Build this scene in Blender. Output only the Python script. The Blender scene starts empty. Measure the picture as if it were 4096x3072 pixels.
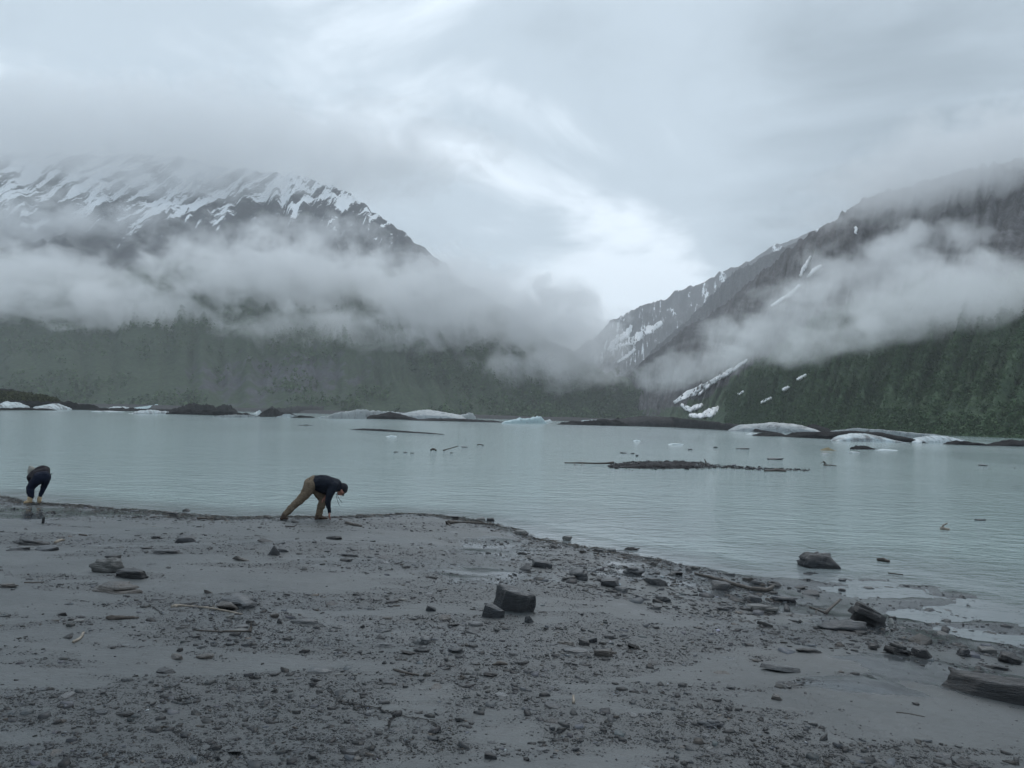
import bpy, bmesh, math, random
import numpy as np
from mathutils import Matrix, Vector

# ------------------------------------------------------------------ camera, sky, sun, exposure
sc = bpy.context.scene
COL = sc.collection
F = 2957.0                                   # focal length in photo pixels (4096 wide)
CAMZ = 2.3
PITCH = math.atan(132 / F)
ROLL = math.radians(1.7)
_f = np.array([0, math.cos(PITCH), math.sin(PITCH)])
_u0 = np.array([0, -math.sin(PITCH), math.cos(PITCH)])
_x = np.array([1.0, 0, 0])
_r = math.cos(ROLL) * _x + math.sin(ROLL) * _u0
_u = -math.sin(ROLL) * _x + math.cos(ROLL) * _u0
cam = bpy.data.cameras.new('camera'); camo = bpy.data.objects.new('camera', cam); COL.objects.link(camo)
cam.sensor_fit = 'HORIZONTAL'; cam.sensor_width = 36; cam.lens = 36 * F / 4096
cam.clip_start = 0.05; cam.clip_end = 20000
camo.matrix_world = Matrix(((_r[0], _u[0], -_f[0], 0), (_r[1], _u[1], -_f[1], 0), (_r[2], _u[2], -_f[2], CAMZ), (0, 0, 0, 1)))
sc.camera = camo

SUN_EL, SUN_AZ = math.radians(58), math.radians(20)
w = bpy.data.worlds.new('World'); sc.world = w; w.use_nodes = True
nt = w.node_tree; nt.nodes.clear()
def wn(t, **k):
    n = nt.nodes.new(t)
    for a, b in k.items(): setattr(n, a, b)
    return n
def wl(a, b): nt.links.new(a, b)
def wmath(op, a, b=None, c=None, clamp=False):
    n = wn('ShaderNodeMath', operation=op, use_clamp=clamp)
    for i, v in enumerate((a, b, c)):
        if v is None: continue
        if isinstance(v, (int, float)): n.inputs[i].default_value = v
        else: wl(v, n.inputs[i])
    return n.outputs[0]
sky = wn('ShaderNodeTexSky', sky_type='NISHITA', sun_disc=False, sun_elevation=SUN_EL, sun_rotation=SUN_AZ)
tc = wn('ShaderNodeTexCoord')
sep = wn('ShaderNodeSeparateXYZ'); wl(tc.outputs['Generated'], sep.inputs[0])
zc = wmath('ADD', wmath('MAXIMUM', sep.outputs[2], 0.0), 0.28)
cmb = wn('ShaderNodeCombineXYZ')
wl(wmath('DIVIDE', sep.outputs[0], zc), cmb.inputs[0]); wl(wmath('DIVIDE', sep.outputs[1], zc), cmb.inputs[1])
mp = wn('ShaderNodeMapping'); wl(cmb.outputs[0], mp.inputs[0]); mp.inputs['Location'].default_value = (7.3, 4.4, 0)
mp.inputs['Scale'].default_value = (1.0, 1.1, 1)
n1 = wn('ShaderNodeTexNoise'); wl(mp.outputs[0], n1.inputs['Vector'])
n1.inputs['Scale'].default_value = 1.5; n1.inputs['Detail'].default_value = 8; n1.inputs['Roughness'].default_value = 0.57; n1.inputs['Distortion'].default_value = 0.6
n2 = wn('ShaderNodeTexNoise'); wl(mp.outputs[0], n2.inputs['Vector'])
n2.inputs['Scale'].default_value = 0.45; n2.inputs['Detail'].default_value = 3
cv = wmath('ADD', wmath('MULTIPLY', n1.outputs[0], 0.6), wmath('MULTIPLY', n2.outputs[0], 0.4))
# broad cloud masses: direction of centre (x,y,z), tightness, weight
def _dir(px, py):
    d = _f * F + _r * (px - 2048) - _u * (py - 1536)
    return d / np.linalg.norm(d)
for (px, py, k, wt) in ((2950, 520, 26, -0.085), (3700, 620, 30, -0.06), (350, 0, 22, -0.075), (2350, 1080, 60, 0.10),
                        (2700, 950, 80, 0.05), (500, 480, 35, 0.05), (1500, 300, 40, 0.03), (3950, 650, 60, -0.05)):
    d = _dir(px, py)
    dp = wn('ShaderNodeVectorMath', operation='DOT_PRODUCT'); wl(tc.outputs['Generated'], dp.inputs[0]); dp.inputs[1].default_value = d
    g = wmath('MULTIPLY', wmath('EXPONENT', wmath('MULTIPLY', wmath('SUBTRACT', dp.outputs['Value'], 1.0), float(k))), wt)
    cv = wmath('ADD', cv, g)
ramp = wn('ShaderNodeValToRGB'); wl(cv, ramp.inputs[0])
ramp.color_ramp.interpolation = 'EASE'
e = ramp.color_ramp.elements
e[0].position = 0.25; e[0].color = (0.20, 0.25, 0.29, 1)
e[1].position = 0.62; e[1].color = (0.80, 0.885, 0.97, 1)
em = e.new(0.5); em.color = (0.43, 0.51, 0.58, 1)
bg1 = wn('ShaderNodeBackground'); wl(ramp.outputs[0], bg1.inputs[0]); bg1.inputs[1].default_value = 1.0
bg2 = wn('ShaderNodeBackground'); wl(sky.outputs[0], bg2.inputs[0]); bg2.inputs[1].default_value = 0.06
mx = wn('ShaderNodeMixShader'); mx.inputs[0].default_value = 0.06
wl(bg1.outputs[0], mx.inputs[1]); wl(bg2.outputs[0], mx.inputs[2])
wo = wn('ShaderNodeOutputWorld'); wl(mx.outputs[0], wo.inputs[0])

sun = bpy.data.lights.new('sun', 'SUN'); suno = bpy.data.objects.new('sun', sun); COL.objects.link(suno)
sun.energy = 0.9; sun.angle = math.radians(50); sun.color = (1.0, 0.98, 0.95)
suno.rotation_euler = (math.pi / 2 - SUN_EL, 0, -SUN_AZ + math.pi * 1.0)
suno.rotation_euler = (math.radians(32), 0, math.radians(160))
sc.view_settings.view_transform = 'Standard'; sc.view_settings.look = 'None'
sc.view_settings.exposure = 0.55; sc.view_settings.gamma = 1
sc.cycles.use_denoising = True
try: sc.cycles.denoiser = 'OPENIMAGEDENOISE'
except Exception: pass
sc.cycles.max_bounces = 8; sc.cycles.diffuse_bounces = 2; sc.cycles.glossy_bounces = 3
sc.cycles.use_adaptive_sampling = True; sc.cycles.adaptive_threshold = 0.018; sc.cycles.adaptive_min_samples = 24
sc.cycles.volume_bounces = 3; sc.cycles.volume_step_rate = 1.5; sc.cycles.volume_max_steps = 64
sc.cycles.use_fast_gi = False

# ------------------------------------------------------------------ helpers
rng = np.random.default_rng(7)
def ray(px, py):
    return _f * F + _r * (px - 2048) - _u * (py - 1536)
def at(px, py, D):                           # point seen at pixel, D metres away along +Y
    d = ray(px, py); t = D / d[1]
    return np.array([d[0] * t, d[1] * t, CAMZ + d[2] * t])
def gp(px, py, z=0.0):                       # pixel to a horizontal plane
    d = ray(px, py); t = (z - CAMZ) / d[2]
    return np.array([d[0] * t, d[1] * t, z])
def topx(P):                                 # world points to photo pixels
    P = np.asarray(P) - np.array([0, 0, CAMZ])
    dz = P @ _f
    return 2048 + F * (P @ _r) / dz, 1536 - F * (P @ _u) / dz
def sstep(a, b, x):
    t = np.clip((x - a) / (b - a), 0, 1); return t * t * (3 - 2 * t)
def _hash(ix, iy, iz):
    h = (ix.astype(np.int64) * 374761393 + iy.astype(np.int64) * 668265263 + iz.astype(np.int64) * 2147483647 * 31 + 1013904223) & 0xffffffff
    h = ((h ^ (h >> 13)) * 1274126177) & 0xffffffff
    h = ((h ^ (h >> 16)) * 2246822519) & 0xffffffff
    return ((h ^ (h >> 15)) & 0xffffff) / float(0xffffff)
def vnoise(x, y, z=None):
    x = np.asarray(x, float); y = np.asarray(y, float)
    z = np.zeros_like(x) if z is None else np.asarray(z, float)
    fx, fy, fz = np.floor(x), np.floor(y), np.floor(z)
    ux, uy, uz = x - fx, y - fy, z - fz
    ux, uy, uz = ux * ux * (3 - 2 * ux), uy * uy * (3 - 2 * uy), uz * uz * (3 - 2 * uz)
    def lay(k):
        a = _hash(fx, fy, fz + k); b = _hash(fx + 1, fy, fz + k); c = _hash(fx, fy + 1, fz + k); d = _hash(fx + 1, fy + 1, fz + k)
        return (a * (1 - ux) + b * ux) * (1 - uy) + (c * (1 - ux) + d * ux) * uy
    l0 = lay(0)
    if not np.any(uz): return l0
    return l0 * (1 - uz) + lay(1) * uz
def fbm(x, y, z=None, o=4, g=0.5):
    s = 0; a = 1; t = 0
    for i in range(o):
        k = 2.03 ** i
        s = s + a * vnoise(np.asarray(x) * k + 17.3 * i, np.asarray(y) * k + 5.1 * i, None if z is None else np.asarray(z) * k + 9.7 * i); t += a; a *= g
    return s / t                              # 0..1
def mesh_np(name, V, faces, col=None, attrs=None, smooth=False):
    """faces: list of (k-column index arrays)"""
    me = bpy.data.meshes.new(name)
    V = np.asarray(V, np.float32)
    me.vertices.add(len(V)); me.vertices.foreach_set('co', V.ravel())
    loops = np.concatenate([np.asarray(f, np.int32).ravel() for f in faces])
    tot = np.concatenate([np.full(len(f), np.asarray(f).shape[1], np.int32) for f in faces])
    st = np.concatenate([[0], np.cumsum(tot)[:-1]]).astype(np.int32)
    me.loops.add(len(loops)); me.loops.foreach_set('vertex_index', loops)
    me.polygons.add(len(tot)); me.polygons.foreach_set('loop_start', st); me.polygons.foreach_set('loop_total', tot)
    if smooth: me.polygons.foreach_set('use_smooth', np.ones(len(tot), bool))
    me.update(calc_edges=True); me.validate()
    if col is not None:
        a = me.color_attributes.new('col', 'FLOAT_COLOR', 'POINT')
        c = np.ones((len(V), 4), np.float32); c[:, :3] = col
        a.data.foreach_set('color', c.ravel())
    for k, v in (attrs or {}).items():
        a = me.attributes.new(k, 'FLOAT', 'POINT'); a.data.foreach_set('value', np.asarray(v, np.float32))
    return me
def link(name, data, mat=None, parent=None, loc=None):
    o = bpy.data.objects.new(name, data); COL.objects.link(o)
    if mat is not None and data is not None:
        if len(data.materials) == 0: data.materials.append(mat)
    if parent is not None: o.parent = parent
    if loc is not None: o.location = loc
    return o
def tag(o, label=None, cat=None, group=None, kind=None):
    for k, v in (('label', label), ('category', cat), ('group', group), ('kind', kind)):
        if v: o[k] = v
    return o
def grid_faces(nr, nc):
    i = np.arange(nr - 1)[:, None] * nc + np.arange(nc - 1)[None, :]
    i = i.ravel()
    return np.stack([i, i + 1, i + nc + 1, i + nc], 1)

class MT:                                     # small material builder
    def __init__(s, name):
        s.m = bpy.data.materials.new(name); s.m.use_nodes = True; s.t = s.m.node_tree; s.t.nodes.clear()
        s.out = s.n('ShaderNodeOutputMaterial')
    def n(s, ty, inp=None, **k):
        n = s.t.nodes.new(ty)
        for a, b in k.items(): setattr(n, a, b)
        for a, b in (inp or {}).items(): s.put(n.inputs[a], b)
        return n
    def put(s, sock, v):
        if isinstance(v, bpy.types.NodeSocket): s.t.links.new(v, sock)
        elif isinstance(v, (tuple, list)) and len(v) == 3 and sock.type == 'RGBA': sock.default_value = (*v, 1)
        else: sock.default_value = v
    def math(s, op, a, b=None, c=None, clamp=False):
        n = s.n('ShaderNodeMath', operation=op, use_clamp=clamp)
        for i, v in enumerate((a, b, c)):
            if v is not None: s.put(n.inputs[i], v)
        return n.outputs[0]
    def ss(s, x, a, b):
        n = s.n('ShaderNodeMapRange', {0: x, 1: a, 2: b, 3: 0.0, 4: 1.0}, interpolation_type='SMOOTHSTEP', clamp=True); return n.outputs[0]
    def mix(s, f, a, b):
        n = s.n('ShaderNodeMix', data_type='RGBA'); s.put(n.inputs[0], f); s.put(n.inputs[6], a); s.put(n.inputs[7], b); return n.outputs[2]
    def mul(s, a, b):
        n = s.n('ShaderNodeMix', data_type='RGBA', blend_type='MULTIPLY'); s.put(n.inputs[0], 1.0); s.put(n.inputs[6], a); s.put(n.inputs[7], b); return n.outputs[2]
    def noise(s, scale, detail=4, rough=0.5, vec=None, dist=0.0, stretch=None, rot=None):
        if vec is None: vec = s.pos()
        if stretch is not None:
            mp = s.n('ShaderNodeMapping', {0: vec}); mp.inputs['Scale'].default_value = stretch
            if rot: mp.inputs['Rotation'].default_value = rot
            vec = mp.outputs[0]
        return s.n('ShaderNodeTexNoise', {'Vector': vec, 'Scale': scale, 'Detail': detail, 'Roughness': rough, 'Distortion': dist}).outputs[0]
    def pos(s): return s.n('ShaderNodeNewGeometry').outputs['Position']
    def objc(s): return s.n('ShaderNodeTexCoord').outputs['Object']
    def attr(s, name, sock='Fac'): return s.n('ShaderNodeAttribute', attribute_name=name).outputs[sock]
    def grey(s, f):
        n = s.n('ShaderNodeCombineColor'); [s.put(n.inputs[i], f) for i in range(3)]; return n.outputs[0]
    def bump(s, h, strength=0.5, dist=0.01, nrm=None):
        n = s.n('ShaderNodeBump', {'Height': h, 'Strength': strength, 'Distance': dist})
        if nrm is not None: s.put(n.inputs['Normal'], nrm)
        return n.outputs[0]
    def bsdf(s, col, rough=0.6, normal=None, **k):
        n = s.n('ShaderNodeBsdfPrincipled', {'Base Color': col, 'Roughness': rough})
        if normal is not None: s.put(n.inputs['Normal'], normal)
        for a, b in k.items(): s.put(n.inputs[a.replace('_', ' ')], b)
        s.t.links.new(n.outputs[0], s.out.inputs[0]); return s.m

# ------------------------------------------------------------------ materials
def m_silt():
    m = MT('wet_silt'); p = m.pos()
    a = m.noise(0.9, 5, 0.55, p, 0.4, (1, 1.6, 1)); b = m.noise(14, 5, 0.6, p, 0, (1, 1.7, 1)); c = m.noise(160, 3, 0.6, p)
    wet = m.attr('wet')
    col = m.mix(m.ss(a, .3, .7), (0.051, 0.0590, 0.0625), (0.080, 0.0900, 0.0940))
    col = m.mix(m.math('MULTIPLY', m.ss(b, .45, .75), 0.55), col, (0.040, 0.0445, 0.046))
    col = m.mix(m.math('MULTIPLY', m.ss(c, .55, .8), 0.5), col, (0.036, 0.039, 0.043))
    grit = m.ss(m.noise(55, 4, 0.7, p, 0, (1, 1.5, 1)), .56, .66)
    col = m.mix(m.math('MULTIPLY', m.math('MULTIPLY', grit, m.attr('grit')), 0.9), col, (0.018, 0.0195, 0.022))
    col = m.mix(m.math('MULTIPLY', m.ss(m.attr('grit'), .15, .8), .45), col, (0.024, 0.0275, 0.030))
    col = m.mix(m.math('MULTIPLY', wet, 0.45), col, (0.045, 0.050, 0.056))
    r = m.math('MAXIMUM', m.math('SUBTRACT', m.math('MULTIPLY_ADD', m.ss(a, .3, .7), 0.10, 0.42), m.math('MULTIPLY', wet, 0.40)), .05)
    hgt = m.math('ADD', m.math('MULTIPLY', b, 0.7), m.math('MULTIPLY', c, 0.25))
    st = m.math('MULTIPLY_ADD', wet, -0.55, 0.60)
    return m.bsdf(col, r, m.bump(hgt, st, 0.02), Specular_IOR_Level=0.5)
def m_stone(name, c0, c1, rough=0.42, dust_light_amt=.55):
    m = MT(name); p = m.objc(); g = m.pos()
    rnd = m.n('ShaderNodeObjectInfo').outputs['Random']
    a = m.noise(9, 5, 0.6, g); st = m.noise(26, 4, 0.6, g, 0.3, (0.5, 0.5, 5.0), (0.25, 0.1, 0))
    col = m.mix(m.ss(a, .3, .7), c0, c1)
    col = m.mul(col, m.grey(m.math('MULTIPLY_ADD', rnd, 0.5, 0.75)))
    col = m.mul(col, m.grey(m.math('MULTIPLY_ADD', m.ss(st, .35, .7), 0.45, 0.72)))
    nz = m.n('ShaderNodeSeparateXYZ', {0: m.n('ShaderNodeNewGeometry').outputs['Normal']}).outputs[2]
    dust = m.math('MULTIPLY', m.math('MULTIPLY', m.ss(nz, .45, .95), m.ss(m.noise(20, 4, .6, g), .35, .75)), dust_light_amt)  # pale upward faces; on the broken boulder this paints in its lit top
    col = m.mix(dust, col, (0.095, 0.101, 0.105))
    return m.bsdf(col, m.math('MULTIPLY_ADD', a, 0.25, rough - 0.12), m.bump(m.math('ADD', a, m.math('MULTIPLY', st, 1.6)), 0.85, 0.02), Specular_IOR_Level=0.45)
def m_shards():
    m = MT('slate_chips'); g = m.pos(); a = m.noise(60, 3, .6, g)
    col = m.mul(m.attr('col', 'Color'), m.grey(m.math('MULTIPLY_ADD', a, 0.7, 0.65)))
    return m.bsdf(col, m.math('MULTIPLY_ADD', a, 0.35, 0.30), m.bump(a, .4, .004), Specular_IOR_Level=0.32)
def m_wood(name, c0, c1):
    m = MT(name); g = m.objc(); a = m.noise(30, 4, .6, m.pos(), 0, (1, 1, 1)); b = m.noise(120, 3, .6, m.pos(), 0, (.3, 1, 1))
    return m.bsdf(m.mix(m.ss(a, .3, .7), c0, c1), 0.6, m.bump(b, .5, .006))
def m_plain(name, c, rough=.7, scale=40, var=.35, bump=.3, bd=.004):
    m = MT(name); a = m.noise(scale, 4, .6)
    return m.bsdf(m.mul(c, m.grey(m.math('MULTIPLY_ADD', a, var * 2, 1 - var))), rough, m.bump(a, bump, bd))
def m_water():
    m = MT('glacial_water'); p = m.pos()
    big = m.noise(0.035, 3, .5, p, .6, (1, .45, 1))
    med = m.noise(0.42, 5, .6, p, .5, (.6, 1, 1), (0, 0, .12))
    r1 = m.noise(2.2, 5, .62, p, .4, (.6, 1, 1), (0, 0, .10)); r2 = m.noise(6.0, 3, .55, p, .2, (.6, 1, 1), (0, 0, -.2))
    amp = m.math('MULTIPLY_ADD', m.ss(big, .35, .65), 0.55, 0.45)
    calm = m.attr('calm')
    amp = m.math('MULTIPLY', amp, m.math('MULTIPLY_ADD', calm, -0.85, 1.0))
    h = m.math('ADD', m.math('MULTIPLY', med, 0.15), m.math('ADD', m.math('MULTIPLY', r1, .16), m.math('MULTIPLY', r2, .07)))
    h = m.math('MULTIPLY', h, amp)
    col = m.mix(calm, (0.262, 0.335, 0.335), (0.19, 0.216, 0.226))
    return m.bsdf(col, 0.09, m.bump(h, 1.0, 1.0), IOR=1.33)
def m_mountain(name, green0, green1, rockc, streak_rot, slant=0.0):
    m = MT(name); p = m.pos()
    veg, snow = m.attr('veg'), m.attr('snow')
    f1 = m.noise(0.035, 6, .6, p); f2 = m.noise(.14, 5, .6, p); f3 = m.noise(.02, 5, .6, p, .2, (1, 1, .35), streak_rot)
    cs = m.n('ShaderNodeCombineXYZ', {0: m.math('MULTIPLY', m.math('SUBTRACT', m.attr('su'), m.math('MULTIPLY', m.attr('tv'), slant)), 9.0), 1: m.math('MULTIPLY', m.attr('tv'), 6.0)}).outputs[0]
    stk = m.noise(1.0, 8, .66, cs, .3)
    rock = m.mix(m.ss(f2, .3, .7), tuple(c * .62 for c in rockc), tuple(c * 1.25 for c in rockc))
    rock = m.mul(rock, m.grey(m.math('MULTIPLY_ADD', m.ss(stk, .3, .7), .7, .6)))
    grn = m.mix(m.ss(f2, .3, .7), green0, green1)
    v = m.ss(m.math('ADD', veg, m.math('MULTIPLY', m.math('SUBTRACT', m.math('ADD', m.math('MULTIPLY', f1, .6), m.math('MULTIPLY', stk, .4)), .5), 1.6)), .42, .58)
    col = m.mix(v, rock, grn)
    sn = m.math('ADD', m.math('MULTIPLY', stk, .68), m.math('ADD', m.math('MULTIPLY', f2, .12), m.math('MULTIPLY', f3, .20)))
    s = m.ss(m.math('ADD', snow, m.math('MULTIPLY', m.math('SUBTRACT', sn, .5), 4.5)), .5, .60)
    col = m.mix(s, col, (.82, .85, .88))
    return m.bsdf(col, .85, m.bump(m.math('ADD', f2, m.math('MULTIPLY', stk, .6)), .8, 4.0), Specular_IOR_Level=.2)
def m_leaf(name):
    m = MT(name)
    return m.bsdf(m.attr('col', 'Color'), .75, None, Specular_IOR_Level=.15)
def m_ice(name, clean, dirty, blue, dirt):
    m = MT(name); p = m.pos()
    a = m.noise(.25, 6, .62, p, .3, (.8, .8, 2.2)); b = m.noise(1.3, 5, .6, p, .2, (.6, .6, 2.5)); s = m.noise(.5, 5, .6, p, .5, (1, 1, .25), (0, .5, 0))
    z = m.n('ShaderNodeSeparateXYZ', {0: p}).outputs[2]
    col = m.mix(m.math('MULTIPLY', m.ss(b, .35, .65), .6), clean, blue)
    d = m.math('MULTIPLY', m.ss(m.math('ADD', m.math('MULTIPLY', a, .55), m.math('MULTIPLY', s, .45)), .62 - dirt, .80 - dirt), .9)
    col = m.mix(d, col, dirty)
    return m.bsdf(col, m.math('MULTIPLY_ADD', a, .3, .3), m.bump(m.math('ADD', a, m.math('MULTIPLY', b, .5)), .7, .5))
def m_gravel(name, c0, c1):
    m = MT(name); p = m.pos(); a = m.noise(.6, 6, .65, p); b = m.noise(3.5, 4, .65, p); c = m.noise(.15, 4, .6, p, 0, (.6, 1, 3))
    col = m.mix(m.ss(a, .3, .7), c0, c1); col = m.mul(col, m.grey(m.math('MULTIPLY_ADD', m.ss(b, .3, .7), .9, .5)))
    col = m.mix(m.math('MULTIPLY', m.ss(c, .5, .7), .4), col, tuple(x * 1.7 for x in c1))
    return m.bsdf(col, .85, m.bump(m.math('ADD', a, b), .9, .35), Specular_IOR_Level=.12)

M = dict(
    silt=m_silt(), chips=m_shards(), water=m_water(),
    slate=m_stone('slate', (.022, .025, .029), (.050, .056, .063), .42, .40),
    pale=m_stone('pale_slate', (.07, .076, .082), (.125, .133, .14)),
    black=m_stone('black_slate', (.009, .0105, .0125), (.022, .0245, .028), .42, .12),
    brown=m_stone('brown_slate', (.040, .036, .033), (.072, .066, .060)),
    greyst=m_stone('grey_stone', (.062, .066, .066), (.115, .12, .116)),
    lit_top=m_stone('lit_top_slate', (.026, .029, .033), (.055, .061, .067), .42, .95),  # broken boulder: light on its top painted in as paler colour
    white=m_stone('quartz', (.32, .32, .30), (.45, .45, .43)),
    wood=m_wood('dark_driftwood', (.022, .018, .015), (.06, .05, .042)),
    palewood=m_wood('bleached_driftwood', (.13, .115, .095), (.27, .235, .19)),
    ice=m_ice('white_ice', (.46, .51, .535), (.07, .074, .08), (.26, .35, .385), .16),
    streakice=m_ice('streaked_ice', (.44, .50, .525), (.045, .048, .052), (.26, .36, .40), .22),
    blueice=m_ice('blue_ice', (.36, .47, .50), (.03, .033, .036), (.22, .34, .38), .09),
    greyice=m_ice('dirty_grey_ice', (.30, .33, .345), (.055, .058, .062), (.17, .20, .21), .13),
    snow=m_plain('old_snow', (.78, .80, .82), .7, .3, .12, .4, .3),
    gravel=m_gravel('dark_moraine', (.009, .0095, .011), (.024, .024, .026)),
    gravel2=m_gravel('grey_moraine', (.024, .024, .026), (.05, .049, .052)),
    ochre=m_plain('ochre_debris', (.16, .13, .07), .8, 2.0, .5),
    crack=m_plain('crack_shade', (.006, .0065, .007), .9, 60, .3),
    leaf=m_leaf('foliage'), bark=m_plain('bark', (.06, .055, .05), .9, 3.0),
    mtL=m_mountain('mountain_left', (.012, .025, .013), (.032, .056, .024), (.064, .066, .077), (0, .55, 0), 1.8),
    mtR=m_mountain('mountain_right', (.018, .040, .021), (.046, .080, .038), (.085, .083, .09), (0, .75, 0)),
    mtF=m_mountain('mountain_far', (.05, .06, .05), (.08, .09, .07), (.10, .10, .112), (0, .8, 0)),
)

# ------------------------------------------------------------------ shore line and beach
shore_px = [(-2600, 1925), (-1500, 1950), (-500, 1972), (0, 1985), (160, 2012), (330, 2022), (560, 2040), (760, 2055), (930, 2068), (1120, 2066), (1300, 2070),
            (1500, 2062), (1640, 2056), (1780, 2064), (1930, 2084), (2040, 2108), (2150, 2150), (2320, 2182), (2480, 2208), (2640, 2236),
            (2830, 2272), (2960, 2300), (3080, 2318), (3260, 2300), (3420, 2330), (3560, 2330), (3720, 2372), (3900, 2405), (4096, 2452), (4600, 2560), (5600, 2760), (9000, 3300)]
SH = np.array([gp(a, b)[:2] for a, b in shore_px])
SHx = np.concatenate([[-400], SH[:, 0], [60]]); SHy = np.concatenate([[60], SH[:, 1], [-6]])
_shd = np.stack([SHx, SHy], 1)
def shore_dist(x, y):
    x = np.asarray(x, float); y = np.asarray(y, float); sh = x.shape; P = np.stack([x.ravel(), y.ravel()], 1)
    best = np.full(len(P), 1e9)
    A, B = _shd[:-1], _shd[1:]
    for a, b in zip(A, B):
        if min(a[0], b[0]) > 45 or max(a[0], b[0]) < -45: continue
        ab = b - a; t = np.clip(((P - a) @ ab) / (ab @ ab + 1e-12), 0, 1)
        d = np.hypot(P[:, 0] - a[0] - t * ab[0], P[:, 1] - a[1] - t * ab[1]); np.minimum(best, d, out=best)
    sgn = np.where(P[:, 1] < np.interp(P[:, 0], SHx, SHy), 1.0, -1.0)
    return (best * sgn).reshape(sh)
cracks = [[(1310, 2745), (1340, 2785)], [(1355, 2803), (1420, 2820), (1500, 2832), (1560, 2850), (1640, 2872), (1710, 2880), (1750, 2905)], [(1585, 2862), (1560, 2885), (1553, 2915)], [(1620, 2960), (1650, 3010)],
          [(3470, 2700), (3500, 2712)], [(600, 2420), (650, 2460)]]
def _base(x, y, d=None):
    x = np.asarray(x, float); y = np.asarray(y, float)
    if d is None: d = shore_dist(x, y)
    flat = sstep(2.2, 5.0, x)                                           # silt flat to the right barely rises from the water
    dp = np.maximum(d, 0)
    hl = 0.054 * dp + 0.018 * (1 - np.exp(-dp / 0.25))
    hf = 0.0035 * dp + 0.056 * np.maximum(dp - 1.7, 0) - 0.0045
    h = hl * (1 - flat) + hf * flat
    h = np.where(d < 0, 0.06 * (1 - flat) * d + 0.016 * flat * d, h)
    return h, d, flat
def beach_h(x, y, full=False):
    h, d, flat = _base(x, y)
    land = sstep(-.6, 1.2, d)
    h = h + (fbm(np.asarray(x) * 1.6 + 31, np.asarray(y) * 3.2, o=4) - .5) * .05 * np.exp(-(d / .7) ** 2) * (1 - flat)
    h = h + land * ((fbm(np.asarray(x) * .45, np.asarray(y) * .6, o=3) - .5) * .12 * sstep(0.2, 3, d) + (fbm(np.asarray(x) * 2.2, np.asarray(y) * 3, o=4) - .5) * .035 * (1 - .6 * flat))
    h = h + (fbm(np.asarray(x) * 1.1 + 3, np.asarray(y) * 4 - np.asarray(x) * .6, o=5) - .5) * .042 * flat * sstep(-2.2, .3, d) * (1 - sstep(1.5, 3, d))
    return (h, d, flat) if full else h
def gpb(px, py):                              # pixel to beach surface
    z = 0.1
    for i in range(7):
        P = gp(px, py, z); z = max(float(beach_h(P[:1], P[1:2])[0]), 0.0)
    return gp(px, py, z)
# debris density: real patches of shingle on the silt (centre px, py, half-extents px, weight)
blobs_px = [(1900, 2500, 560, 150, 1.0), (2500, 2330, 520, 130, 1.0), (1500, 2330, 350, 90, .55), (2300, 2620, 700, 120, .8), (2900, 2560, 500, 130, .9), (500, 2700, 620, 110, .85),
            (1100, 2560, 420, 80, .7), (2500, 2950, 600, 130, .9), (3000, 2900, 420, 200, .9), (1350, 2980, 500, 110, .8), (700, 3040, 700, 60, .7), (100, 2050, 500, 50, .8), (250, 2330, 350, 50, .5), (900, 2450, 300, 60, .7),
            (1000, 2880, 420, 60, .55), (3700, 3000, 400, 70, .35), (700, 2100, 500, 30, .35), (1700, 2090, 450, 40, .9), (3300, 2700, 300, 80, .6), (3600, 2560, 500, 90, .35), (1750, 2200, 350, 50, .4),
            (500, 2600, 600, 70, -.5), (300, 2480, 500, 80, -.6), (350, 2930, 450, 70, -.9), (1560, 2850, 260, 70, -1.0), (3550, 2780, 450, 110, -.8), (1300, 2330, 200, 45, -.6), (1250, 2150, 600, 30, -.4), (2950, 2800, 250, 60, -.4), (1950, 2200, 130, 40, -.5)]
blobs = []
for (a, b, c, d_, wt) in blobs_px:
    P = gpb(a, b); Q = gpb(a + c, b); U1 = gpb(a, b + d_); 
    blobs.append((P[0], P[1], np.hypot(*(Q - P)[:2]), abs(U1[1] - P[1]) * 1.25, wt))
def debris(x, y, d=None):
    s = (fbm(x * .42 + 9, y * 1.0 - x * .16, o=5, g=.6) - .5) * 4.2 + (fbm(x * 2.2 + 1, y * 5 - x * .7, o=3) - .5) * 2.0 + .10
    for (bx, by, rx, ry, wt) in blobs: s = s + .55 * wt * np.exp(-((x - bx) / rx) ** 2 - ((y - by) / ry) ** 2)
    if d is None: d = shore_dist(x, y)
    s = s + .9 * np.exp(-((d - .25) / .35) ** 2) * (1 - sstep(3.0, 4.5, x))
    return np.clip(s, 0, 1)
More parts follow.
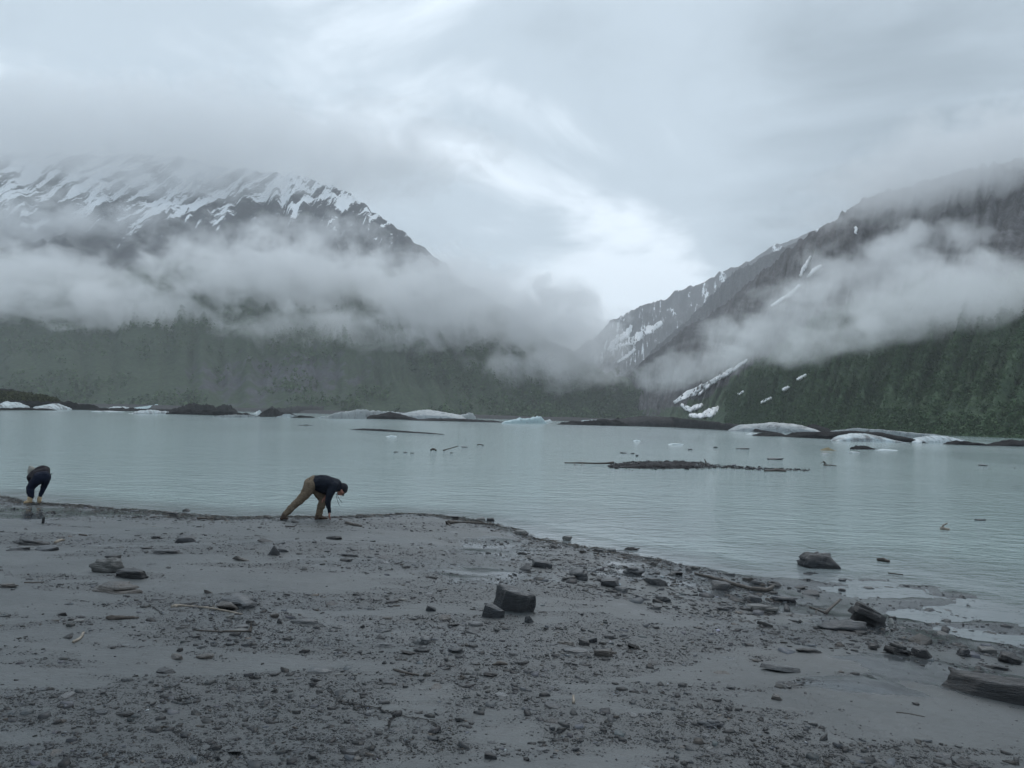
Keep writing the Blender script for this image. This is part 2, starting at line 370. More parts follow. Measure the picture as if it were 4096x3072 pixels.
# wet patches
wet_px = [(1990, 2190, 140, 45), (1950, 2300, 170, 40), (2700, 2300, 350, 45), (3300, 2420, 450, 70), (3700, 2500, 500, 80), (120, 2060, 250, 18), (250, 2045, 400, 14), (3800, 2700, 300, 60), (3450, 2740, 200, 40), (900, 2070, 300, 10)]
wets = []
for (a, b, c, d_) in wet_px:
    P = gpb(a, b); Q = gpb(a + c, b); U1 = gpb(a, b + d_); wets.append((P[0], P[1], np.hypot(*(Q - P)[:2]), abs(U1[1] - P[1])))
def build_beach():
    NA, NR = 840, 400
    ang = np.radians(np.linspace(-52, 52, NA)); inv = np.concatenate([np.linspace(1 / 46.0, 1 / 2.7, NR - 25), np.linspace(1 / 2.7, 1 / 1.2, 26)[1:]]); r = 1 / inv[::-1]
    A, R = np.meshgrid(ang, r)
    X, Y = R * np.sin(A), R * np.cos(A) - .3
    H, D, FL = beach_h(X, Y, True)
    deb = debris(X, Y, D)
    H = H + sstep(-.1, .3, D) * deb * ((fbm(X * 14, Y * 18, o=2) - .5) * .008)
    for poly in cracks:
        pts = [gpb(*p)[:2] for p in poly]
        q = []
        for a, b in zip(pts[:-1], pts[1:]):
            for k in range(7):
                t = k / 7; q.append(a + (b - a) * t + rng.normal(0, .006, 2))
        q.append(pts[-1]); q = np.array(q)
        sel = (X > q[:, 0].min() - .1) & (X < q[:, 0].max() + .1) & (Y > q[:, 1].min() - .1) & (Y < q[:, 1].max() + .1)
        xs, ys = X[sel], Y[sel]; best = np.full(xs.shape, 9.0)
        for a, b in zip(q[:-1], q[1:]):
            ab = b - a; t = np.clip(((xs - a[0]) * ab[0] + (ys - a[1]) * ab[1]) / (ab @ ab + 1e-12), 0, 1)
            best = np.minimum(best, np.hypot(xs - a[0] - t * ab[0], ys - a[1] - t * ab[1]))
        H[sel] -= .004 * (1 - sstep(.006, .03, best))
    wet = .95 * (1 - sstep(.015, .075, H)) * (1 - .0 * FL)
    for (wx, wy, rx, ry) in wets:
        g = np.exp(-((X - wx) / rx) ** 2 - ((Y - wy) / ry) ** 2)
        wet = np.maximum(wet, sstep(.22, .55, g + (fbm(X * 3, Y * 6, o=3) - .5) * .9) * .97)
    wet = np.maximum(wet, .30 * sstep(.55, .7, fbm(X * .5 + 4, Y * .8, o=4)))
    me = mesh_np('beach', np.stack([X, Y, H], -1).reshape(-1, 3), [grid_faces(NR, NA)[:, ::-1]], None, {'wet': np.clip(wet, 0, 1).ravel(), 'grit': deb.ravel()}, True)
    o = link('beach', me, M['silt']); tag(o, 'dark grey silt beach strewn with slate', None, None, 'structure'); return o
beach = build_beach()
def crack(poly):                              # shrinkage crack: narrow ragged strip, the shade of its depth painted near-black
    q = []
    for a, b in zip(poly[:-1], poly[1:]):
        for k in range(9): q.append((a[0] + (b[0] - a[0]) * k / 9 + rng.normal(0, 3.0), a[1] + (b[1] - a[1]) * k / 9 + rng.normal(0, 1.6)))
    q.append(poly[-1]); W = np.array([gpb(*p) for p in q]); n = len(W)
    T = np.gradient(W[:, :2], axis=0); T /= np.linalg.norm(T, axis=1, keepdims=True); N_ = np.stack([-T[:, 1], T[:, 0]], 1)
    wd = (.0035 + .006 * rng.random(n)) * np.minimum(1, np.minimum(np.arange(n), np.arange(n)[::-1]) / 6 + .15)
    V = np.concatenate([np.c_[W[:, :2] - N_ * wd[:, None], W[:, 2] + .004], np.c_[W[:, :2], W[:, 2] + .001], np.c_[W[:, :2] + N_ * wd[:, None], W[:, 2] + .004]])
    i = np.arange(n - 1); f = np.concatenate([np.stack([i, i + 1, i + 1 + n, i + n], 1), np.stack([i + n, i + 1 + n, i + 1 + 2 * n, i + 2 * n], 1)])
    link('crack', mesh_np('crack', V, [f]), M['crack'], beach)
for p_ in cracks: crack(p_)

# ------------------------------------------------------------------ lake
def build_water():
    NA, NR = 500, 260
    ang = np.radians(np.linspace(-70, 70, NA)); r = 1 / np.linspace(1 / 6000.0, 1 / 5.0, NR)[::-1]
    A, R = np.meshgrid(ang, r); X, Y = R * np.sin(A), R * np.cos(A)
    D = -shore_dist(np.clip(X, -44, 44), np.clip(Y, -5, 60))
    calm = 1 - sstep(.0, 2.2, D)
    calm = np.maximum(calm, .75 * sstep(2.5, 5, X) * (1 - sstep(1, 5, D)))
    g = gp(2300, 2110); calm = np.maximum(calm, .6 * np.exp(-((X - g[0]) / 4.0) ** 2 - ((Y - g[1]) / 4.5) ** 2))
    me = mesh_np('lake_water', np.stack([X, Y, 0 * X], -1).reshape(-1, 3), [grid_faces(NR, NA)[:, ::-1]], None, {'calm': calm.ravel()}, True)
    o = link('lake_water', me, M['water']); tag(o, 'milky grey green glacial lake', None, None, 'structure')
build_water()

# ------------------------------------------------------------------ mountains
class Loft:
    def __init__(s, rows, ns, ntt, amp, seed, prof=1.25, gul=(1.0, 0.0), ls=1.0):
        rows = [(r[0], r[1] * ls, r[2], r[3], r[4] * ls) for r in rows]; amp = amp * ls
        B = np.array([[*at(r[0], 1668, r[1])[:2], -3.0] for r in rows]); 
        for i, r in enumerate(rows): B[i] = [ (ray(r[0], 1668)[0] / ray(r[0], 1668)[1]) * r[1], r[1], -3.0]
        R = np.array([at(r[2], r[3], r[4]) for r in rows])
        k = np.linspace(0, len(rows) - 1, ns); i0 = np.arange(len(rows))
        def sm(A):
            out = np.stack([np.interp(k, i0, A[:, j]) for j in range(3)], 1)
            for _ in range(max(2, ns // 60)):
                out[1:-1] = (out[:-2] + 2 * out[1:-1] + out[2:]) / 4
            return out
        Bs, Rs = sm(B), sm(R)
        t = np.concatenate([np.linspace(0, 1, ntt), np.linspace(1, 1.5, 12)[1:]])
        T = t[:, None]
        tt = np.minimum(T, 1)
        X = Bs[None, :, 0] + (Rs[:, 0] - Bs[:, 0])[None] * T; Y = Bs[None, :, 1] + (Rs[:, 1] - Bs[:, 1])[None] * T
        Z = -3 + (Rs[:, 2] + 3)[None] * (tt ** prof) - (Rs[:, 2] + 3)[None] * np.maximum(T - 1, 0) * 1.6
        s.k = k
        env = np.minimum(1, tt * 6) * np.minimum(1, (Rs[:, 2] + 3)[None] / (60 * ls))
        SS = np.broadcast_to((k / 1.0)[None], X.shape) ; TT = np.broadcast_to(T, X.shape)
        q_ = 90 * ls; n = (fbm(X / q_ + seed, Y / q_, Z / q_, o=6, g=.52) - .5) * 2
        gl = np.abs(fbm(SS * 5.2 * gul[0] + seed + gul[1] * TT * 3, TT * 1.3, o=4) - .5) * 2
        gl2 = np.abs(fbm(SS * 17 * gul[0] + seed + gul[1] * TT * 9, TT * 3.0, o=3) - .5) * 2
        top_ = 1 - .55 * sstep(.75, 1.0, TT)
        Z = Z + env * amp * (n * .9 + top_ * (gl - .4) * 1.5 + top_ * (gl2 - .35) * .45)
        Y = Y - env * amp * .35 * n
        s.P = np.stack([X, Y, Z], -1); s.t = t; s.ns = ns
        s.T = TT; s.gl = gl
    def at(s, u, v):                          # u in 0..1 along, v in t units (0..1)
        fi = v * (np.searchsorted(s.t, 1.0)); fj = u * (s.ns - 1)
        i = np.clip(fi.astype(int), 0, len(s.t) - 2); j = np.clip(fj.astype(int), 0, s.ns - 2); a = (fi - i)[:, None]; b = (fj - j)[:, None]
        P = s.P
        return (P[i, j] * (1 - a) + P[i + 1, j] * a) * (1 - b) + (P[i, j + 1] * (1 - a) + P[i + 1, j + 1] * a) * b
    def mesh(s, name, mat, veg, snow):
        nr, nc = s.P.shape[:2]
        me = mesh_np(name, s.P.reshape(-1, 3), [grid_faces(nr, nc)], None, {'veg': np.clip(veg, 0, 1).ravel(), 'snow': snow.ravel(), 'su': np.broadcast_to(s.k[None], s.T.shape).ravel(), 'tv': s.T.ravel()}, True)
        return link(name, me, mat)
LROWS = [(-2600, 800, -2600, 480, 1600), (-600, 600, -600, 560, 1400), (0, 520, 0, 600, 1300), (600, 500, 650, 630, 1250), (1100, 500, 1120, 690, 1200), (1480, 500, 1400, 770, 1150),
         (1800, 505, 1620, 920, 1080), (2080, 520, 1860, 1110, 980), (2330, 550, 2200, 1330, 880), (2520, 590, 2420, 1470, 790), (2660, 640, 2580, 1535, 740), (2740, 690, 2690, 1620, 735), (2830, 720, 2800, 1690, 740)]
RROWS = [(2480, 1500, 2460, 1540, 1560), (2560, 1250, 2600, 1405, 1500), (2640, 1000, 2760, 1300, 1350), (2720, 800, 2900, 1205, 1220), (2800, 650, 3040, 1085, 1120),
         (2950, 520, 3200, 945, 1020), (3150, 430, 3430, 810, 960), (3400, 370, 3750, 720, 900), (3700, 310, 4100, 620, 850), (4100, 262, 4600, 540, 800), (4700, 232, 5400, 480, 750), (6200, 230, 7800, 450, 760)]
LS = 2.0
L = Loft(LROWS, 420, 200, 17, 3.3, 1.22, (1.0, 0.0), LS)
pxL, pyL = topx(L.P.reshape(-1, 3)); pxL = pxL.reshape(L.T.shape); pyL = pyL.reshape(L.T.shape)
PLs = L.P / LS; zL = PLs[..., 2]
nzL = fbm(PLs[..., 0] / 130, PLs[..., 1] / 130, zL / 60, o=4) - .5
vegL = 1.05 - sstep(105, 200, zL + nzL * 90) * 1.0
cl = np.exp(-(((PLs[..., 0] + 185) / 130) ** 2) - ((zL - 28) / 45) ** 2)      # bare cliff low on the left
vegL = vegL - cl * .62
snowL = sstep(140, 340, zL + nzL * 60) * .85 - .28
mL = L.mesh('mountain_left', M['mtL'], vegL, snowL); tag(mL, 'snow streaked mountain with green lower slope behind the ice', None, None, 'structure')
R_ = Loft(RROWS, 420, 220, 17, 8.1, 1.12, (1.5, .7))
zR = R_.P[..., 2]; nzR = fbm(R_.P[..., 0] / 90, R_.P[..., 1] / 90, zR / 60, o=4) - .5
uR = np.broadcast_to(np.linspace(0, 1, 420)[None], zR.shape)
vl = 20 + 95 * sstep(.25, .62, uR)
vegR = 1.0 - sstep(vl * .75, vl * 1.35, zR + nzR * 55) * .95 - .5 * (1 - sstep(.16, .30, uR))
snowR = -.75 + .30 * sstep(100, 260, zR) + .25 * (1 - sstep(.05, .3, uR))
mR = R_.mesh('mountain_right', M['mtR'], vegR, snowR); tag(mR, 'steep dark rock mountain with green alder slopes at right', None, None, 'structure')
FAR = [(2000, 2050, 2000, 1480, 2300), (2250, 2000, 2280, 1400, 2350), (2400, 1950, 2440, 1290, 2350), (2500, 1900, 2540, 1235, 2350), (2650, 1880, 2650, 1190, 2380), (2850, 1850, 2900, 1080, 2400), (3300, 1800, 3300, 900, 2400)]
Fm = Loft(FAR, 160, 110, 26, 12.7, 1.1, (1.6, .5), 1.6); zF = Fm.P[..., 2]
mF = Fm.mesh('mountain_far', M['mtF'], zF * 0, .02 + .25 * sstep(100, 350, zF)); tag(mF, 'far snowy ridge at the head of the valley', None, None, 'structure')
MID = [(2420, 1700, 2440, 1560, 1760), (2560, 1640, 2620, 1385, 1760), (2700, 1600, 2760, 1262, 1760), (2800, 1560, 2860, 1165, 1740), (2880, 1540, 2945, 1075, 1720), (3000, 1500, 3060, 1010, 1700), (3300, 1450, 3350, 900, 1650)]
Mm = Loft(MID, 160, 110, 20, 21.7, 1.1, (1.6, .5), 1.5); zM = Mm.P[..., 2]
mM = Mm.mesh('mountain_middle', M['mtR'], zM * 0, -.6 + .3 * sstep(100, 350, zM)); tag(mM, 'dark rocky ridge behind the right mountain', None, None, 'structure')

# snow tongues lying in gullies (built as thin snow sheets draped over the slope)
def drape(mt, px, py):                        # nearest surface vertex of a loft to a pixel
    X, Y = mt._px
    d = (X - px) ** 2 + (Y - py) ** 2
    return mt._flat[int(np.argmin(d))]
for mt in (L, R_, Fm, Mm):
    Pf = mt.P[:np.searchsorted(mt.t, 1.0)].reshape(-1, 3); a, b = topx(Pf); mt._px = (a, b); mt._flat = Pf
from mathutils.bvhtree import BVHTree
bpy.context.view_layer.update()
def bvh(o):
    me = o.data; return BVHTree.FromPolygons([v.co for v in me.vertices], [p.vertices for p in me.polygons])
TR = {'R': bvh(mR), 'L': bvh(mL), 'F': bvh(mF), 'M': bvh(mM)}
def hit(which, px, py):
    d = Vector(ray(px, py)).normalized(); r = TR[which].ray_cast(Vector((0, 0, CAMZ)), d)
    return (np.array(r[0]), np.array(r[1])) if r[0] is not None else (None, None)
def snow_tongue(which, spine, label, group=None, seed=0):
    """spine: list of (px,py,halfwidth px) ; sheet with a thickness of about half a metre"""
    sp = np.array(spine, float); n = 26
    k = np.linspace(0, len(sp) - 1, n); xs, ys, ws = [np.interp(k, np.arange(len(sp)), sp[:, j]) for j in range(3)]
    dx, dy = np.gradient(xs), np.gradient(ys); l = np.hypot(dx, dy); nx, ny = -dy / l, dx / l
    jit = (fbm(np.linspace(0, 6, n) + seed * 7.7, np.zeros(n), o=3) - .5)
    V = []; ok = 7
    for i in range(n):
        wl_ = ws[i] * (1 + 1.3 * (vnoise(np.array([i * .8 + seed]), np.array([3.3]))[0] - .5)); wr_ = ws[i] * (1 + 1.3 * (vnoise(np.array([i * .8 + seed]), np.array([9.3]))[0] - .5))
        for j in range(ok):
            f = -1 + 2 * j / (ok - 1); ww = (wl_ if f < 0 else wr_) * f
            px, py = xs[i] + nx[i] * ww + jit[i] * ws[i], ys[i] + ny[i] * ww
            P, N = hit(which, px, py)
            if P is None: P = V[-1] if V else None
            if P is None: return
            tocam = -P / np.linalg.norm(P)
            edge = 1 - abs(f) ** 3
            V.append(P + tocam * (1.2 + 3.2 * edge))
    me = mesh_np('snow_patch', np.array(V), [grid_faces(n, ok)], None, None, True)
    o = link('snow_patch', me, M['snow']); 
    so = o.modifiers.new('thick', 'SOLIDIFY'); so.thickness = 1.6; so.offset = 0
    tag(o, label, 'snow patch', group); return o
snow_tongue('R', [(2695, 1610, 5), (2760, 1575, 12), (2850, 1527, 9), (2930, 1482, 7), (2990, 1440, 3)], 'long white snow gully climbing from valley floor at the spur foot', seed=1)
snow_tongue('R', [(2725, 1618, 4), (2760, 1640, 10), (2795, 1628, 8), (2810, 1618, 3)], 'small snow patch below the long white snow gully', seed=2)
snow_tongue('R', [(2755, 1662, 4), (2810, 1664, 10), (2850, 1652, 15), (2872, 1628, 4)], 'broad fan shaped snow patch on the valley floor', seed=3)
snow_tongue('R', [(2795, 1580, 2), (2830, 1548, 5), (2870, 1515, 2)], 'thin snow streak beside the long white snow gully', seed=4)
snow_tongue('R', [(3200, 1105, 3), (3213, 1080, 6), (3230, 1050, 4), (3243, 1025, 2)], 'crooked white snow chute high on right mountain', seed=5)
snow_tongue('R', [(3228, 1110, 2), (3258, 1080, 6), (3285, 1062, 3)], 'short snow chute beside the crooked one', seed=6)
snow_tongue('R', [(3422, 935, 5), (3428, 920, 4), (3422, 908, 3)], 'small snow spot near the summit of right mountain', seed=7)
snow_tongue('R', [(3085, 1225, 3), (3150, 1185, 6), (3200, 1140, 3)], 'pale snow streak below the crooked chute', seed=8)
for i, (a, b, c, d) in enumerate([(3045, 1612, 3085, 1592), (3130, 1562, 3155, 1548), (3190, 1520, 3225, 1500), (2950, 1582, 2975, 1566)]):
    snow_tongue('R', [(a, b, 2.5), ((a + c) / 2, (b + d) / 2, 4), (c, d, 2)], ('lowest', 'second lowest', 'highest', 'leftmost')[i] + ' snow sliver on the green right slope', 'snow slivers on the right slope', seed=20 + i)
snow_tongue('F', [(2430, 1400, 4), (2470, 1360, 14), (2510, 1335, 12), (2525, 1300, 4)], 'wide snow chute on the far valley ridge', seed=11)
snow_tongue('F', [(2440, 1405, 5), (2520, 1370, 14), (2580, 1330, 14), (2650, 1290, 8)], 'long slanting snow band on the far valley ridge', seed=12)
snow_tongue('F', [(2470, 1450, 3), (2510, 1425, 7), (2540, 1395, 4)], 'short snow streak low on the far valley ridge', seed=13)

# ------------------------------------------------------------------ woodland on the slopes
def leaf_mass(C, S, K, spread, c_lo, c_hi, tall=1.0, fs=.42, r=None):
    r = r or rng; N = len(C)
    off = r.normal(0, 1, (N, K, 3)); off /= np.linalg.norm(off, axis=2, keepdims=True); off *= r.random((N, K, 1)) ** .45
    h01 = off[..., 2:3] * .5 + .5
    off[..., :2] *= (1.15 - .55 * h01)
    off = off * np.array([spread, spread, tall])
    ctr = C[:, None] + off * S[:, None, None]
    ctr[..., 2] += (tall * S)[:, None] * .8
    a = r.normal(0, 1, (N, K, 3)); a /= np.linalg.norm(a, axis=2, keepdims=True)
    b = np.cross(a, r.normal(0, 1, (N, K, 3))); b /= np.linalg.norm(b, axis=2, keepdims=True)
    sz = S[:, None, None] * fs * (.6 + .8 * r.random((N, K, 1)))
    V = np.stack([ctr - a * sz, ctr + b * sz * .8, ctr + a * sz, ctr - b * sz * .8], 2).reshape(-1, 3)
    q = np.arange(N * K)[:, None] * 4 + np.arange(4)[None]
    f = r.random((N, 1, 1)) * .75 + r.random((N, K, 1)) * .25
    col = np.asarray(c_lo) * (1 - f) + np.asarray(c_hi) * f
    col = np.repeat(col.reshape(-1, 3), 4, 0)
    return V, q, col
def wood(name, loft, n, vmax, s0, s1, K, mask, c_lo, c_hi, label, tall, fs=.36):
    u = rng.random(n * 5); v = rng.random(n * 5) ** 1.15 * vmax
    P = loft.at(u, v); px, py = topx(P)
    keep = mask(u, v, P, px, py) > rng.random(len(u)); keep &= (px > -500) & (px < 4700)
    P = P[keep][:n]
    dist = np.hypot(P[:, 0], P[:, 1])
    S = (s0 + (s1 - s0) * rng.random(len(P)) ** 2)
    V, q, c = leaf_mass(P, S, K, 1.0, c_lo, c_hi, tall, fs)
    o = link(name, mesh_np(name, V, [q], c), M['leaf']); tag(o, label, None, None, 'stuff')
def maskL(u, v, P, px, py):
    P = P / LS; n = fbm(P[:, 0] / 60, P[:, 1] / 60, P[:, 2] / 30, o=3)
    g = 1 - sstep(60, 120, P[:, 2] + (n - .5) * 100)
    c = np.exp(-(((P[:, 0] + 185) / 130) ** 2) - ((P[:, 2] - 30) / 50) ** 2)
    return np.clip(g * (.25 + .75 * sstep(.35, .55, n)) - c * .8, 0, 1) * (.5 + .5 * sstep(300, 1300, px))
wood('hillside_forest', L, 17000, .62, 2.8, 6.5, 13, maskL, (.030, .058, .026), (.070, .116, .046), 'green woodland covering the lower left mountain and spur', 1.35)
def maskR(u, v, P, px, py):
    n = fbm(P[:, 0] / 40, P[:, 1] / 40, P[:, 2] / 20, o=3)
    lim = 18 + 75 * sstep(.25, .62, u)
    g = (1 - sstep(lim * .7, lim * 1.2, P[:, 2] + (n - .5) * 40)) * sstep(.2, .4, u)
    bare = (px > 2680) & (px < 2900) & (py > 1500)
    return np.clip(g * (.3 + .7 * sstep(.35, .5, n)), 0, 1) * (1 - bare)
wood('hillside_thicket', R_, 13000, .6, 1.0, 2.3, 19, maskR, (.034, .066, .034), (.070, .112, .052), 'alder thicket covering the right mountain slope', .8, .26)
# valley floor ground under the far shore
def valley_floor():
    xs = np.linspace(-1400, 2400, 120); ys = np.linspace(480, 4200, 120); X, Y = np.meshgrid(xs, ys)
    xr = np.interp(Y, [480, 600, 750, 1000, 1500, 2400], [60, 130, 200, 230, 300, 420])
    Z = -2.0 + 5.0 * sstep(640, 760, Y) * np.ones_like(X) + (fbm(X / 60, Y / 60, o=4) - .5) * 4 * sstep(560, 760, Y)
    me = mesh_np('valley_floor', np.stack([X, Y, Z], -1).reshape(-1, 3), [grid_faces(120, 120)], None, None, True)
    tag(link('valley_floor', me, M['gravel2']), 'stony outwash floor of the valley', None, None, 'structure')
valley_floor()

# a few trees that stand out on the spur's skyline
def skyline_tree(px, py, hpx, label):
    P, N = hit('L', px, py)
    if P is None: return
    dist = P[1]; h = hpx * dist / F
    root = bpy.data.objects.new('tree', None); COL.objects.link(root); root.location = P - np.array([0, 0, .5])
    V, f = tube_arrays([(0, 0, 0), (.1 * h * .3, 0, h * .5), (0, 0, h * .95)], [h * .03, h * .02, h * .006], 6)
    link('trunk', mesh_np('trunk', V, f), M['bark'], root)
    C = np.array([[rng.normal(0, h * .10), rng.normal(0, h * .10), h * (.25 + .65 * k / 7)] for k in range(8)]); S = np.array([h * (.20 - .014 * k) for k in range(8)])
    V, q, c = leaf_mass(C, S, 22, 1.0, (.03, .05, .025), (.075, .105, .045), 1.0, .30)
    link('crown', mesh_np('crown', V, [q], c), M['leaf'], root)
    tag(root, label, 'tree', 'trees on the spur skyline')
def tube_arrays(pts, radii, seg=8, rough=0.0, seed=0, sub=5):
    pts = np.array(pts, float); radii = np.array(radii, float)
    n = (len(pts) - 1) * sub + 1; k = np.linspace(0, len(pts) - 1, n)
    P = np.stack([np.interp(k, np.arange(len(pts)), pts[:, j]) for j in range(3)], 1); Rr = np.interp(k, np.arange(len(pts)), radii)
    for _ in range(2): P[1:-1] = (P[:-2] + 2 * P[1:-1] + P[2:]) / 4
    T = np.gradient(P, axis=0); T /= np.linalg.norm(T, axis=1, keepdims=True) + 1e-9
    up = np.array([0, 0, 1.0]) if abs(T[:, 2]).max() < .9 else np.array([0.31, .95, 0])
    A = np.cross(T, up); A /= np.linalg.norm(A, axis=1, keepdims=True) + 1e-9; B = np.cross(A, T)
    th = np.linspace(0, 2 * np.pi, seg, endpoint=False)
    rr = Rr[:, None] * np.ones(seg)[None]
    if rough: rr = rr * (1 + rough * 2 * (vnoise(np.arange(n)[:, None] * .6 + seed + 0 * th, th[None] * 1.4 + 0 * rr) - .5))
    V = P[:, None] + A[:, None] * (np.cos(th)[None, :, None] * rr[..., None]) + B[:, None] * (np.sin(th)[None, :, None] * rr[..., None])
    V = V.reshape(-1, 3); i = np.arange(n - 1)[:, None] * seg; j = np.arange(seg)[None]; j2 = (np.arange(seg) + 1)[None] % seg
    q = np.stack([i + j, i + j2, i + seg + j2, i + seg + j], -1).reshape(-1, 4)
    caps = [np.arange(seg)[None, ::-1], (np.arange(seg) + (n - 1) * seg)[None]]
    return V, [q] + caps
for i, (a, b, c, lb) in enumerate([(2535, 1532, 46, 'left of the tallest'), (2560, 1540, 62, 'tallest of the group'), (2588, 1556, 44, 'right of the tallest'), (2468, 1510, 42, 'leftmost of the group'), (2625, 1592, 40, 'rightmost of the group')]):
    skyline_tree(a, b, c, 'leafy tree on the wooded spur crest, ' + lb)

# ------------------------------------------------------------------ ice, moraine mounds and bars in the lake
def mound(name, label, cat, mat, tops, base, depth=None, rough=.25, sharp=.6, group=None, seed=None, kind=None, sink=.4, lean=.5):
    seed = seed if seed is not None else abs(hash(label)) % 97
    seed = sum(map(ord, label)) % 97
    tops = np.array(tops, float)
    base = np.array(base if isinstance(base, (list, tuple)) else [(tops[0, 0], base), (tops[-1, 0], base)], float)
    nx, ny = 110, 26
    xs = np.linspace(tops[0, 0], tops[-1, 0], nx)
    ty = np.interp(xs, tops[:, 0], tops[:, 1]); by = np.interp(xs, base[:, 0], base[:, 1])
    for _ in range(2): ty[1:-1] = (ty[:-2] + 2 * ty[1:-1] + ty[2:]) / 4
    Fp = np.array([gp(a, b) for a, b in zip(xs, by)])
    wid = np.linalg.norm(Fp[-1] - Fp[0]); depth = depth or min(max(wid * .45, 1.0), 14)
    e = np.minimum(1, np.minimum(np.arange(nx), np.arange(nx)[::-1]) / (nx * .10)); e = np.sqrt(np.maximum(e, 1e-4))
    dep = depth * (.35 + .65 * e)
    dist = Fp[:, 1] + dep * lean
    hgt = np.maximum(by - ty, .3) * dist / F * e ** .5
    hgt += CAMZ * (dist / Fp[:, 1] - 1) * 0   # crest sits further back than the water line
    cy = (by - ty) ; hg2 = []
    for a, t_, d_ in zip(xs, ty, dist): hg2.append(max(at(a, t_, d_)[2], .06))
    hgt = np.array(hg2) * e ** .6
    v = np.linspace(0, 1, ny)
    prof = np.where(v < lean, np.sin(np.pi / 2 * v / lean), np.cos(np.pi / 2 * (v - lean) / (1 - lean))) ** sharp
    X = Fp[:, 0][None] + 0 * v[:, None]; Y = Fp[:, 1][None] + dep[None] * v[:, None] ; Z = hgt[None] * prof[:, None]
    sc_ = max(hgt.max(), .25)
    n = (fbm(X / sc_ * .8 + seed, Y / sc_ * .8, Z / sc_ * 1.2, o=5, g=.62) - .5) * 2.4
    Z = Z + n * rough * sc_ * np.minimum(1, prof[:, None] * 1.5) * np.minimum(1, Z / (.3 * sc_) + .2)
    n2 = (fbm(X / sc_ * .7 + seed + 40, Z / sc_ * 1.2, Y / sc_, o=4) - .5) * 2
    Y = Y + n2 * rough * sc_ * .8; X = X + (fbm(Y / sc_ * .7 + seed, X / sc_ * .7, Z / sc_ + 9, o=3) - .5) * rough * sc_
    Z[0] = Z[-1] = -sink; Z[:, 0] = Z[:, -1] = -sink
    me = mesh_np(name, np.stack([X, Y, Z], -1).reshape(-1, 3), [grid_faces(ny, nx)], None, None, True)
    c = np.array(me.vertices[0].co); o = link(name, me, M[mat]); tag(o, label, cat, group, kind); return o
ib = lambda label, mat, tops, base, **k: mound('iceberg', label, 'iceberg', mat, tops, base, **k)
gm = lambda label, mat, tops, base, **k: mound('gravel_mound', label, 'gravel mound', mat, tops, base, **{'rough': .40, **k})
gm('dark moraine hill behind the leftmost white iceberg', 'gravel', [(-400, 1590), (-100, 1600), (100, 1604), (230, 1606), (300, 1617), (350, 1629), (500, 1633), (560, 1640)], [(-400, 1626), (560, 1644)], depth=16)
ib('leftmost white iceberg at the photo edge', 'ice', [(-60, 1618), (-20, 1606), (20, 1610), (70, 1628)], 1634)
ib('rounded white iceberg, second from the left edge', 'ice', [(88, 1632), (120, 1622), (150, 1615), (175, 1613), (200, 1622), (215, 1636)], 1638)
gm('low dark strip in front of the two leftmost icebergs', 'gravel', [(-60, 1634), (60, 1630), (150, 1633), (216, 1639)], 1641, depth=4)
ib('tiny white ice peak behind the dark moraine hill', 'ice', [(322, 1624), (338, 1616), (352, 1625)], 1627)
ib('pinkish white ice block left of the blue peak', 'ice', [(426, 1634), (432, 1626), (470, 1627), (494, 1637)], 1638, sharp=.35)
ib('pale blue pointed iceberg above the low white berg', 'blueice', [(500, 1633), (560, 1627), (612, 1617), (634, 1631)], 1634)
gm('long dark moraine between blue peak and twin domes', 'gravel', [(380, 1641), (520, 1634), (650, 1636), (720, 1640)], 1644, depth=8)
ib('low ragged white berg in front of the blue peak', 'ice', [(510, 1650), (530, 1640), (570, 1639), (600, 1642), (642, 1653)], 1655, rough=.4)
ib('thin flat floe left of the low ragged berg', 'ice', [(362, 1643), (400, 1642), (448, 1645)], 1647)
gm('larger dark dome of the twin dark domes', 'gravel', [(660, 1640), (710, 1620), (765, 1612), (820, 1618), (880, 1638)], 1648, depth=12)
gm('smaller dark dome of the twin dark domes', 'gravel', [(840, 1632), (870, 1618), (895, 1620), (925, 1645)], 1650)
ib('white ice streak along the twin dark domes', 'ice', [(722, 1641), (770, 1634), (830, 1628), (870, 1636)], 1643, depth=5)
gm('long dark gravel shore below the twin domes', 'gravel', [(636, 1652), (700, 1640), (800, 1640), (900, 1644), (1010, 1658)], [(636, 1655), (1010, 1666)], depth=6)
ib('low grey ice ledge below the dark gravel shore', 'greyice', [(848, 1661), (900, 1657), (960, 1658), (1002, 1668)], 1669, sharp=.4)
ib('small white ice fin pointing right', 'ice', [(998, 1654), (1015, 1650), (1026, 1640), (1030, 1655)], 1657)
gm('grey stony mound right of the white ice fin', 'gravel2', [(1022, 1655), (1050, 1636), (1090, 1640), (1130, 1650), (1160, 1664)], 1667)
gm('flat topped dark moraine behind the stony mound', 'gravel2', [(1040, 1640), (1120, 1628), (1250, 1626), (1330, 1632), (1360, 1648)], 1652, depth=20, sharp=.35)
ib('low white ice patch right of the stony mound', 'ice', [(1104, 1664), (1130, 1654), (1165, 1662), (1180, 1668)], 1668)
gm('small dark rocks between white patch and long grey berg', 'gravel', [(1160, 1668), (1185, 1661), (1240, 1666)], 1671)
ib('long smooth grey white iceberg behind the gravel cone', 'greyice', [(1290, 1668), (1310, 1655), (1350, 1645), (1420, 1638), (1520, 1644), (1600, 1650), (1640, 1666)], 1675, depth=16, sharp=.45, rough=.15)
ib('grey white iceberg with flat crest right of gravel cone', 'greyice', [(1560, 1664), (1630, 1647), (1700, 1638), (1770, 1648), (1840, 1660), (1870, 1680)], [(1560, 1675), (1870, 1684)], depth=14, sharp=.45, rough=.15)
ib('domed grey iceberg at the right end of long bergs', 'greyice', [(1834, 1668), (1850, 1654), (1878, 1650), (1895, 1660), (1906, 1678)], 1681, sharp=.4)
